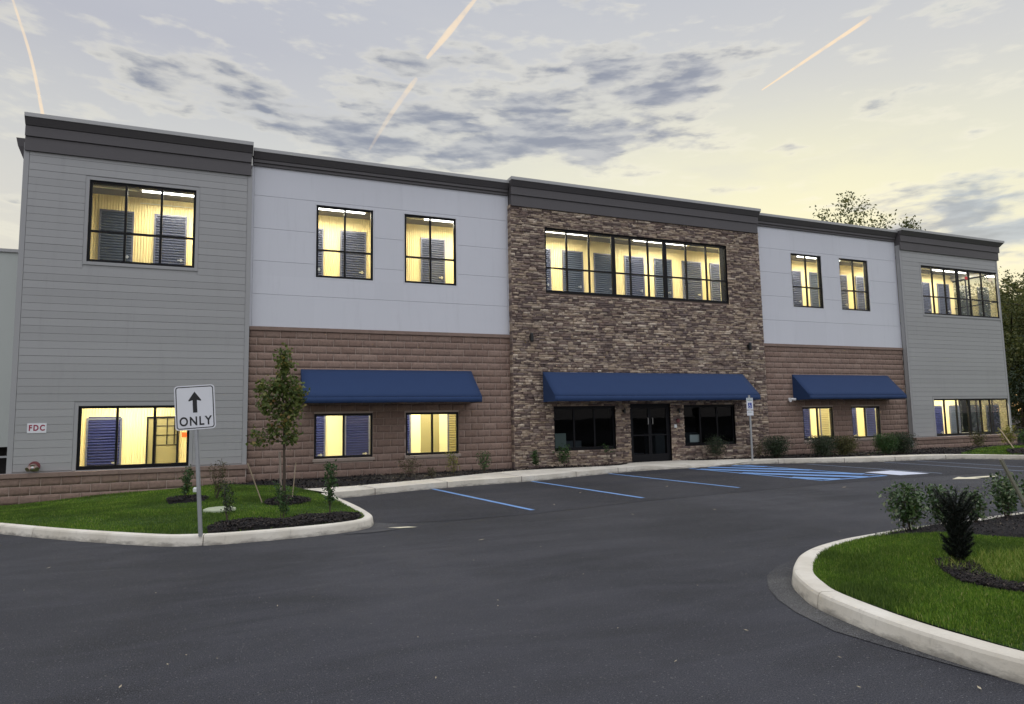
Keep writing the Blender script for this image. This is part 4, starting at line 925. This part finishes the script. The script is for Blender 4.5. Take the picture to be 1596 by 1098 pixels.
# local frame: leaning post; the panel faces the camera
base = Vector((-.36, -8.93, .12)); top = Vector((-.47, -8.98, 1.86))
sgn = MB(); ax_ = (top-base).normalized()
tilt = R(3.3)
post = MB(); post.box(-.016, .016, -.016, -.012, 0, 1.98); post.box(-.018, -.014, -.016, .012, 0, 1.98); post.box(.014, .018, -.016, .012, 0, 1.98)
post.box(-.027, -.018, .008, .013, 0, 1.98); post.box(.018, .027, .008, .013, 0, 1.98)
for v in range(len(post.v)): x, y, z = post.v[v]; post.v[v] = (x+base.x, y+base.y, z+base.z)
po = post.build('post', 'galv', sg)
def rrect(w_, h_, r_, n=6):
    out = []
    for cx, cz, a0 in ((w_/2-r_, h_/2-r_, 0), (-w_/2+r_, h_/2-r_, 90), (-w_/2+r_, -h_/2+r_, 180), (w_/2-r_, -h_/2+r_, 270)):
        for k in range(n+1): a = R(a0+90*k/n); out.append((cx+r_*math.cos(a), cz+r_*math.sin(a)))
    return out
SW, SH = .50, .60; zc = 1.845-.12+.0
bx, by, bz = base
pn = MB(); pn.prism([(bx+x, bz+zc+z) for x, z in rrect(SW, SH, .045)], 1, by-.0225, by-.0195); panel = pn.build('sign_panel', 'sign_white', sg)
bo = MB(); ro = rrect(SW-.03, SH-.03, .036); ri = rrect(SW-.055, SH-.055, .026)
for i in range(len(ro)):
    j = (i+1) % len(ro); bo.poly([(bx+q[0], by-.0232, bz+zc+q[1]) for q in (ro[i], ro[j], ri[j], ri[i])])
bo.build('border', 'sign_black', panel)
ar = MB(); cz = bz+zc
ar.prism([(bx+x, cz+z) for x, z in [(-.027, -.07), (.027, -.07), (.027, .10), (.075, .085), (.080, .098), (0, .215), (-.080, .098), (-.075, .085), (-.027, .10)]], 1, by-.0245, by-.0228); ar.build('arrow', 'sign_black', panel)
text_mesh('lettering', 'ONLY', .165, 'sign_black', panel, (bx-panel.location.x-sg.location.x-0.0, by-sg.location.y-.0235, bz+zc-.19-sg.location.z), (R(90), 0, 0), 1.22, .0008, .004, xs=.80)
sg.rotation_euler = (R(0), R(-3.6), R(-6))
for v in (1.62, 2.0):
    pass
hs = empty('accessible_parking_sign', (14.62, -2.0, .1), 'small white and blue accessible parking sign on a grey post at the ramp', 'sign')
hs.location = (15.78, -1.5, .10); hx, hy, hz = hs.location
q = MB(); q.box(hx-.03, hx+.03, hy-.006, hy, hz, hz+2.15); q.box(hx-.035, hx-.028, hy-.006, hy+.018, hz, hz+2.15); q.box(hx+.028, hx+.035, hy-.006, hy+.018, hz, hz+2.15); q.build('post', 'galv', hs)
q = MB(); q.box(hx-.135, hx+.135, hy-.014, hy-.008, 1.77, 2.16); pnl = q.build('sign_panel', 'sign_white', hs, bevel=.003)
q = MB(); q.box(hx-.075, hx+.075, hy-.0165, hy-.0145, 1.82, 2.0); q.build('blue_square', 'sign_blue', pnl)
q = MB(); q.tube([(hx-.01, hy-.018, 1.985), (hx-.01, hy-.018, 1.975)], .012, 10)
q.box(hx-.018, hx-.004, hy-.019, hy-.0175, 1.90, 1.965); q.box(hx-.018, hx+.03, hy-.019, hy-.0175, 1.892, 1.906); q.box(hx+.024, hx+.036, hy-.019, hy-.0175, 1.845, 1.9)
for k in range(14):
    a0, a1 = R(100+18*k), R(100+18*(k+1)); q.poly([(hx-.012+rr*math.cos(a), hy-.0182, 1.878+rr*math.sin(a)) for rr, a in ((.045, a0), (.045, a1), (.034, a1), (.034, a0))])
q.build('wheelchair_symbol', 'sign_white', pnl)
text_mesh('lettering', 'RESERVED', .05, 'sign_green', pnl, (0, 0, 0), (R(90), 0, 0), 1.0, .0005).location = (0, -.0155, 2.125-hz)
text_mesh('lettering', 'PARKING', .05, 'sign_green', pnl, (0, 0, 0), (R(90), 0, 0), 1.0, .0005).location = (0, -.0155, 2.075-hz)
q = MB(); q.box(hx-.135, hx+.135, hy-.014, hy-.008, 1.58, 1.745); pl2 = q.build('penalty_panel', 'sign_white', hs, bevel=.003)
text_mesh('lettering', 'PENALTY', .045, 'sign_green', pl2, (0, 0, 0), (R(90), 0, 0), 1.0, .0005).location = (0, -.0155, 1.69-hz)

# ------------------------------------------------------------------ plants
def leaf_quads(C, size, flat=.0, fold=True, aspect=1.9, rng=RNG):
    """leaf blades: two quads folded along the midrib, one island each"""
    n = len(C); d = rng.normal(size=(n, 3)); d[:, 2] = d[:, 2]*(1-flat)+.25; d /= np.linalg.norm(d, axis=1)[:, None]
    q = rng.normal(size=(n, 3)); s = np.cross(d, q); s /= np.linalg.norm(s, axis=1)[:, None]; nn = np.cross(d, s)
    L = (size*rng.uniform(.6, 1.3, n))[:, None]; W_ = L/aspect*.5; c = np.asarray(C)
    b = c-d*L*.5; t = c+d*L*.5; l = c+s*W_+nn*W_*.5; r_ = c-s*W_+nn*W_*.5
    v = np.stack([b, r_, t, l], 1).reshape(-1, 3); i = np.arange(n)*4
    f = np.concatenate([np.stack([i, i+1, i+2], 1), np.stack([i, i+2, i+3], 1)]); return v, f
def grow(base, h, lean, n_br, levels, spread, rg, up_=.6):
    """recursive branch skeleton -> list of (points, radii), tips"""
    segs = []; tips = []
    def rec(p, d, L, r_, lv):
        pts = [p]; k = 5; q = p
        for i in range(k):
            d = (d+Vector((rg.gauss(0, .10), rg.gauss(0, .10), rg.gauss(0, .06)+.05))).normalized(); q = q+d*L/k; pts.append(q)
        segs.append((pts, [max(r_*(1-.55*i/k), .0015) for i in range(k+1)]))
        if lv == 0: tips.extend(pts[2:]); return
        for j in range(n_br):
            t = rg.uniform(.35, 1.0); ix = min(k, max(1, int(t*k))); az_ = rg.uniform(0, 6.28)
            nd = (d*up_+Vector((math.cos(az_), math.sin(az_), rg.uniform(-.1, .5)))*spread).normalized()
            rec(pts[ix], nd, L*rg.uniform(.45, .7), r_*.45, lv-1)
        tips.append(pts[-1])
    rec(Vector(base), (Vector((0, 0, 1))+Vector(lean)).normalized(), h, .02*h, levels); return segs, tips
def tree(x, y, z, h, trunk_h, crown_r, leaf, n_leaf, lsize, label, group=None, seed=1, name='tree', cat='tree', vis=1.0, gaps=.5, bark='bark', squash=1.0):
    rg = random.Random(seed); rng = np.random.default_rng(seed)
    t = empty(name, (x, y, z), label, cat, group)
    m = MB(); trunk = [Vector((x, y, z))]; d = Vector((rg.gauss(0, .03), rg.gauss(0, .03), 1))
    for i in range(6): d = (d+Vector((rg.gauss(0, .05), rg.gauss(0, .05), .1))).normalized(); trunk.append(trunk[-1]+d*h*.75/6)
    m.tube(trunk, [.022*h*(1-.12*i) for i in range(7)], 8); clumps = []
    nb = 13
    for j in range(nb):
        u = j/(nb-1); q = trunk[min(6, 2+int(u*4))].lerp(trunk[min(6, 3+int(u*4))], rg.random()); a = j*2.4+rg.uniform(-.4, .4)
        zt = trunk_h+(h-trunk_h)*(.12+.82*u); rr = crown_r*math.sin(math.pi*min(.97, .22+.70*u))**.7*rg.uniform(.6, 1.05)
        e = Vector((x+math.cos(a)*rr, y+math.sin(a)*rr, z+zt+rg.uniform(-.05, .05)*h)); mid = q.lerp(e, .55)+Vector((0, 0, .05*h))
        m.tube([q, mid, e], [.009*h, .005*h, .002*h], 6)
        for k in range(5):
            e2 = q.lerp(e, rg.uniform(.5, 1.1))+Vector((rg.gauss(0, .22), rg.gauss(0, .22), rg.gauss(.05, .16)*squash))*crown_r; m.tube([mid.lerp(e, rg.random()), e2], [.003*h, .001*h], 5); clumps.append(e2)
        clumps.append(e)
    for k in range(6): clumps.append(trunk[-1]+Vector((rg.gauss(0, .2), rg.gauss(0, .2), rg.uniform(0, .3)))*crown_r)
    m.build('trunk', bark, t, smooth=True)
    per = n_leaf//len(clumps); P = []
    for c in clumps:
        s = crown_r*rg.uniform(.10, .24); sub = [np.array(c)+rng.normal(size=3)*s*[1, 1, .7] for _ in range(5)]
        for sc in sub: P.append(sc+rng.normal(size=(max(2, per//5), 3))*s*.42)
    P = np.concatenate(P); v, f_ = leaf_quads(P, lsize, rng=rng); npmesh('crown', v, f_, leaf, t)
    return t
# young staked tree on the left lawn
rg = random.Random(5); rng = np.random.default_rng(5)
t = empty('young_tree', (1.0, -5.5, .14), 'slender young maple standing in a mulch ring on the left lawn', 'tree')
m = MB(); tr = [Vector((.94, -5.5, .1)), Vector((.93, -5.5, .6)), Vector((.92, -5.48, 1.1)), Vector((.91, -5.5, 1.7)), Vector((.88, -5.5, 2.3)), Vector((.84, -5.5, 3.02))]
m.tube(tr, [.03, .026, .022, .017, .012, .005], 8); CL = []
for z0, dx, dy, dz, n_ in [(1.25,-.62,.05,.12,3),(1.2,.22,-.1,.22,4),(1.3,-.28,.1,.2,4),(1.6,.32,.1,.4,5),(1.55,-.42,-.1,.48,5),(1.75,.30,0,.5,5),(1.8,-.45,.1,.55,6),(1.95,.2,.2,.35,5),(2.0,-.2,-.15,.4,6),(2.1,.12,.05,.3,4),(1.7,.05,.25,.2,4),(1.9,-.32,0,.15,4),(2.35,.04,0,.3,4),(2.5,-.02,0,.35,4),(2.2,-.06,0,.2,4),(1.5,.1,-.2,.15,4),(2.6,-.04,.02,.42,4)]:
    s = Vector((.90, -5.5, z0)); e = s+Vector((dx, dy, dz)); m.tube([s, s.lerp(e, .5)+Vector((0, 0, .03)), e], [.008, .006, .003], 6)
    for k in range(n_): CL.append(s.lerp(e, .45+.6*k/n_)+Vector((rg.gauss(0, .03), rg.gauss(0, .05), rg.gauss(0, .03))))
m.build('trunk', 'bark', t, smooth=True)
P = np.concatenate([np.array(c)+rng.normal(size=(30, 3))*.072 for c in CL]); v, f_ = leaf_quads(P, .078, aspect=1.25, rng=rng); npmesh('crown', v, f_, 'leaf_maple', t)
def stake(a, b, rad, m, label, group=None, ball=None):
    a = Vector(a); b = Vector(b); d = (b-a); n = 5
    k = MB(); k.tube([a+d*i/n for i in range(n+1)], rad, 6); k.v = [(x, y, z) for x, y, z in k.v]
    o = k.build('wooden_stake', m, label=label, cat='stake', group=group); return o
G_ = 'stakes and straps of the young tree'
stake((.56,-5.36,.1), (.28,-5.38,.88), .012, 'wood_stake', 'thin pale stake leaning left of the young tree', G_)
stake((.90,-5.2,.1), (.86,-5.25,1.06), .022, 'sill_stone', 'upright pale stake standing right behind the young tree trunk', G_)
stake((1.06,-5.6,.1), (1.13,-5.55,.86), .009, 'wood_stake', 'thin pale stake just right of the young tree trunk', G_)
stake((7.78,-14.62,.1), (7.32,-14.48,1.10), .020, 'wood_stake_old', 'weathered grey stake leaning over the right hand island', None)
stake((26.41,-3.25,.1), (26.95,-2.45,.86), .022, 'wood_stake', 'pale stake leaning on the far right lawn by the building', None)

def shrub(x, y, z, h, wd, leaf, n_leaf, lsize, label, group=None, seed=1, stems=7, dense=.5, name='shrub', low=.15, aspect=1.9, bark='bark', top=1.0, cat='shrub'):
    rg = random.Random(seed); rng = np.random.default_rng(seed); t = empty(name, (x, y, z), label, cat, group); m = MB(); C_ = []
    for k in range(stems):
        a = rg.uniform(0, 6.28); rr = wd/2*rg.uniform(.25, .95); hh = h*rg.uniform(.72, 1.0)*(1-.15*(rr/(wd/2)))
        pts = [Vector((x+rg.uniform(-.03, .03), y+rg.uniform(-.03, .03), z-.02))]
        for i in range(1, 7):
            u = i/6; pts.append(Vector((x+math.cos(a)*rr*u**.8+rg.gauss(0, .012), y+math.sin(a)*rr*u**.8+rg.gauss(0, .012), z+hh*u)))
        m.tube(pts, [.006*(1-.12*i) for i in range(7)], 5)
        for i in range(2, 7):
            q = pts[i]; C_.append((q, u))
            for s in range(2):
                e = q+Vector((rg.gauss(0, wd*.13), rg.gauss(0, wd*.13), rg.uniform(0, .08*h))); m.tube([q, e], [.003, .0015], 4); C_.append((e, u))
    m.build('stems', bark, t)
    per = max(3, n_leaf//len(C_)); sp = wd*.10*(.6+dense)
    P = np.concatenate([np.array(c)+rng.normal(size=(per, 3))*sp for c, _ in C_]); P = P[(P[:, 2] > z+low*h) & (P[:, 2] < z+h*1.03)]
    v, f_ = leaf_quads(P, lsize, aspect=aspect, rng=rng); npmesh('leaves', v, f_, leaf, t); return t
G1 = 'young sparse shrubs in the left island mulch'
shrub(-.03,-7.9,.14,.66,.24,'leaf_box',420,.035,'narrow dark shrub at the left end of the island mulch, right of the ONLY sign',G1,11,4)
shrub(.73,-8.15,.14,.62,.22,'leaf_green',420,.04,'narrow leafy shrub in the island mulch in front of the young tree',G1,12,4)
shrub(1.45,-7.95,.14,.93,.26,'leaf_green',420,.055,'tallest thin shrub near the rounded tip of the left island',G1,13,4)
G2 = 'low plants along the building foot'
shrub(-.86,-3.92,.1,.76,.28,'leaf_green',500,.05,'leafy upright plant under the left lit window, left of the sign post',G2,14,5)
shrub(-.25,-4.0,.1,.80,.36,'leaf_bronze',200,.04,'bare twiggy bronze plant by the grey wall, right of the sign post',G2,15,9)
shrub(4.39,-1.15,.13,.56,.6,'leaf_bronze',240,.05,'thin bronze plant at the block wall between the two left windows',G2,16,8)
shrub(5.52,-1.6,.13,.62,.42,'leaf_yellow',300,.05,'thin yellow green plant below the second left window',G2,17,6)
shrub(6.5,-1.3,.13,.62,.46,'leaf_green',420,.055,'dark green leafy plant at the block wall beside the stone wall',G2,18,5)
shrub(8.4,-.62,.13,.62,.30,'leaf_green',420,.055,'narrow bright plant at the left edge of the stone wall',G2,19,4)
shrub(9.37,-.5,.13,.70,.46,'leaf_green',520,.06,'wider green plant before the left dark office window',G2,20,5)
shrub(10.95,-.45,.13,.66,.42,'leaf_green',190,.055,'sparse small plant at the sill left of the entrance',G2,21,4,low=.55)
shrub(4.8,-2.0,.13,.28,.3,'leaf_bronze',90,.04,'tiny bare plant near the walk at the left block wall',G2,36,5)
shrub(15.05,-.62,.13,.84,.66,'leaf_box',1600,.05,'bushy dark shrub before the right dark office window',G2,22,12)
shrub(16.33,-1.15,.13,.58,.42,'leaf_bronze',240,.04,'sparse grey twiggy shrub beside the accessible parking sign',G2,23,9)
G3 = 'clipped bushes along the right block wall'
for i, (x, y, h_, w_, lf, lb) in enumerate([(17.26,-1.04,.74,.74,'leaf_box','round dark bush at the foot of the right block wall, nearest the stone wall'),
    (19.01,-1.45,.70,.84,'leaf_box','dark bush under the first right window, left one of its touching pair'),(19.79,-1.6,.68,.76,'leaf_box_olive','olive yellow bush between the two right block wall windows'),
    (21.39,-1.95,.73,.66,'leaf_green','mid green clipped bush left of the darkest one by the grey wing'),(22.12,-2.05,.75,.74,'leaf_box','darkest clipped bush at the corner where block wall meets right grey wing')]):
    shrub(x, y, .12, h_, w_, lf, 5200, .045, lb, G3, 40+i, 22, .9, low=.03, name='bush', cat='bush')
shrub(27.3,-1.35,.13,.64,.55,'leaf_box_olive',700,.06,'young olive shrub below the right grey wing windows',G2,50,8)
shrub(29.46,-1.2,.13,.82,.62,'leaf_yellow',800,.07,'yellow green shrub behind the leaning stake at the far right',G2,51,8)
shrub(30.2,-1.6,.13,.70,.8,'leaf_green',1200,.07,'green shrub at the right edge of the building foot',G2,52,9)
G4 = 'glossy shrubs along the right island kerb'
for i, (x, y, h_, w_, n_, lb) in enumerate([(7.66,-13.12,.60,.46,1100,'leftmost glossy broadleaf shrub on the right island kerb'),(8.28,-13.14,.54,.36,700,'second glossy shrub from the left, just left of the dark conifer'),
    (8.86,-13.15,.48,.36,480,'thin glossy shrub showing behind the dark conifer'),(9.62,-13.08,.62,.40,900,'upright glossy shrub right of the conifer, at the back kerb'),(10.2,-13.1,.58,.40,800,'glossy shrub at the right picture edge behind the leaning stake')]):
    shrub(x, y, .14, h_, w_, 'leaf_holly', int(n_*1.15), .054, lb, G4, 60+i, 10, .6, low=.12, aspect=1.8)
# dark small conifer
cx, cy = 6.47, -14.55; t = empty('conifer', (cx, cy, .13), 'small nearly black upright conifer in the right island lawn', 'conifer')
m = MB(); m.tube([(cx, cy, .1), (cx, cy, .35), (cx-.02, cy, .72)], [.014, .01, .004], 6); V = []; F = []; rg = random.Random(9); tips = []
for k in range(120):
    u = k/119; z0 = .16+.46*u; a = k*2.4; rr = .165*(.70+.35*u)*rg.uniform(.55, 1.1); s = Vector((cx, cy, z0)); e = s+Vector((math.cos(a)*rr, math.sin(a)*rr, .07+.14*u))
    m.tube([s, e], [.004, .0015], 4); tips.append((s, e))
m.build('trunk', 'bark', t)
nd = MB(); vs = []; fs = []
for s, e in tips:
    for k in range(170):
        q = s.lerp(e, .15+.9*rg.random()); d = ((e-s).normalized()*.8+Vector((rg.gauss(0, .5), rg.gauss(0, .5), rg.gauss(.15, .45)))).normalized(); L = rg.uniform(.022, .048)
        sd_ = d.cross(Vector((rg.gauss(0, 1), rg.gauss(0, 1), rg.gauss(0, 1)))).normalized()*.0032; i = len(vs); vs += [tuple(q-sd_), tuple(q+sd_), tuple(q+d*L)]; fs.append((i, i+1, i+2))
for dx, hh in ((-.05, .80), (.0, .76), (-.08, .74), (.05, .72), (.09, .68)):
    for k in range(60):
        q = Vector((cx+dx*k/60*1.2, cy, .55+(hh-.55)*k/60)); d = Vector((rg.gauss(0, .4), rg.gauss(0, .4), 1)).normalized(); sd_ = d.cross(Vector((0, 1, 0))).normalized()*.0022; i = len(vs); vs += [tuple(q-sd_), tuple(q+sd_), tuple(q+d*.035)]; fs.append((i, i+1, i+2))
npmesh('needles', vs, fs, 'leaf_dark', t)
# lawn utility cover, small white cap
cv_ = empty('utility_cover', (-.17, -6.17, .14), 'flat pale green utility cover set in the left lawn', 'cover')
MB().tube([(-.17,-6.17,.12),(-.17,-6.17,.16),(-.17,-6.17,.175)], [.27, .26, .22], 24).build('lid', 'cover_green', cv_)
MB().tube([(-.73,-2.2,.05),(-.73,-2.2,.19),(-.73,-2.2,.22)], [.05, .05, .03], 12).build('cleanout_cap', 'white_plastic', label='small white clean-out cap poking up by the left wall', cat='pipe cap')

# trees behind and beside the building
G5 = 'trees beyond the building'
tree(57.0, 30, 0, 20.4, 12, 5.8, 'leaf_tree', 26000, .30, 'tall open crowned tree rising above the roof line', None, 21, gaps=.7)
tree(65, 32, 0, 20.0, 12, 3.6, 'leaf_tree', 15000, .30, 'lower tree top showing right of the tall one above the roof', None, 22)
tree(67, 20, 0, 13.2, 4, 5.2, 'leaf_tree', 26000, .28, 'green gold tree at the right edge beyond the building corner', G5, 23)
tree(52, 11, 0, 9.3, 1.5, 4.6, 'leaf_tree', 26000, .20, 'pale green leafy tree close beside the right building corner', G5, 24)
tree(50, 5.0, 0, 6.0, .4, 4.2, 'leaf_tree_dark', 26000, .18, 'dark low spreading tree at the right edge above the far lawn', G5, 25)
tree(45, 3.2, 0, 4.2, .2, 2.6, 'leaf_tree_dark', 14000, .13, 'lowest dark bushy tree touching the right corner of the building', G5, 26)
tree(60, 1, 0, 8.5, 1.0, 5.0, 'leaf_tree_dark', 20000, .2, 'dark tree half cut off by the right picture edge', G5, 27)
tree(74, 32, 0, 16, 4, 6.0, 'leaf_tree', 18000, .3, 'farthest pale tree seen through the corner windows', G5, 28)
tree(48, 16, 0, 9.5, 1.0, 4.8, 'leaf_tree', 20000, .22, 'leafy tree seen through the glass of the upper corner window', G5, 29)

for i, (x_, y_, h_, r_) in enumerate([(78, 18, 9, 8), (88, 34, 11, 9), (96, 52, 12, 10), (84, 6, 9, 8), (72, 40, 9, 8)]):  # far trees added to hide the orange horizon glow in the corner windows
    tree(x_, y_, -.3, h_, 0.0, r_, 'leaf_tree_dark', 14000, .42, ['dark tree added low behind the east side to block horizon glow','dark tree added farther back beyond the east side against horizon glow','farthest dark tree, added to close the bright horizon beyond the building corner','dark tree added low beyond the right lawn edge as a glow screen','dark tree added mostly out of view behind the corner, screening horizon glow'][i], G5, 70+i)
tree(41, 9, 0, 4.6, .3, 2.8, 'leaf_tree_dark', 16000, .14, 'dark rounded tree added beside the east wall to block horizon glow', G5, 30)  # this and the next two low trees are added to block orange horizon light
tree(44, 13, 0, 6.0, .3, 3.4, 'leaf_tree_dark', 16000, .16, 'dark tree added behind the lower corner window to block orange sky', G5, 31)
tree(56, 8, 0, 6.5, .3, 4.2, 'leaf_tree_dark', 18000, .19, 'dark bushy tree added behind the lowest one to fill a glowing gap', G5, 32)
# ------------------------------------------------------------------ contrails, far up
def contrail(pts, widths, fades, label):
    P = catmull3(pts, 10); n = len(P); b = MB(); W_ = np.interp(np.linspace(0, 1, n), np.linspace(0, 1, len(widths)), widths); b.tube(P, list(W_), 12)
    o = b.build('contrail', 'contrail_ice', label=label, cat='contrail', smooth=True); me = o.data
    a = me.attributes.new('fade', 'FLOAT', 'POINT'); fa = np.interp(np.linspace(0, 1, n), np.linspace(0, 1, len(fades)), fades); a.data.foreach_set('value', np.repeat(fa, 12).astype(np.float32))
    o.visible_shadow = True; return o
def catmull3(pts, n):
    P = [Vector(p) for p in pts]; out = []
    for i in range(len(P)-1):
        a = P[max(i-1, 0)]; b = P[i]; c = P[i+1]; d = P[min(i+2, len(P)-1)]
        for k in range(n): t = k/n; out.append(.5*((2*b)+(-a+c)*t+(2*a-5*b+4*c-d)*t*t+(-a+3*b-3*c+d)*t**3))
    out.append(P[-1]); return out
contrail([(-1421,5009,2950),(-1400,5086,2825),(-1327,5258,2529),(-1281,5411,2210),(-1265,5475,2056)], [6, 9, 12, 14], [.4, .5, .75, .8], 'pinkish contrail dropping towards the left end of the roof')
contrail([(1757,4613,3386),(1702,4687,3312),(1545,4872,3115),(1400,5023,2938)], [8, 15, 30, 14], [.3, .5, .75, .5], 'broad orange contrail above the middle clouds')
contrail([(1342,5112,2807),(1299,5155,2748),(1146,5308,2514),(1012,5442,2271)], [14, 22, 20, 10], [.35, .4, .25, .1], 'faint broken contrail fading among the middle clouds')
contrail([(3796,3869,2545),(3986,3572,2687),(4153,3276,2811),(4200,3180,2850)], [5, 13, 15, 18], [1, 1, 1, 0], 'straight yellowish contrail on the right above the stone wall')
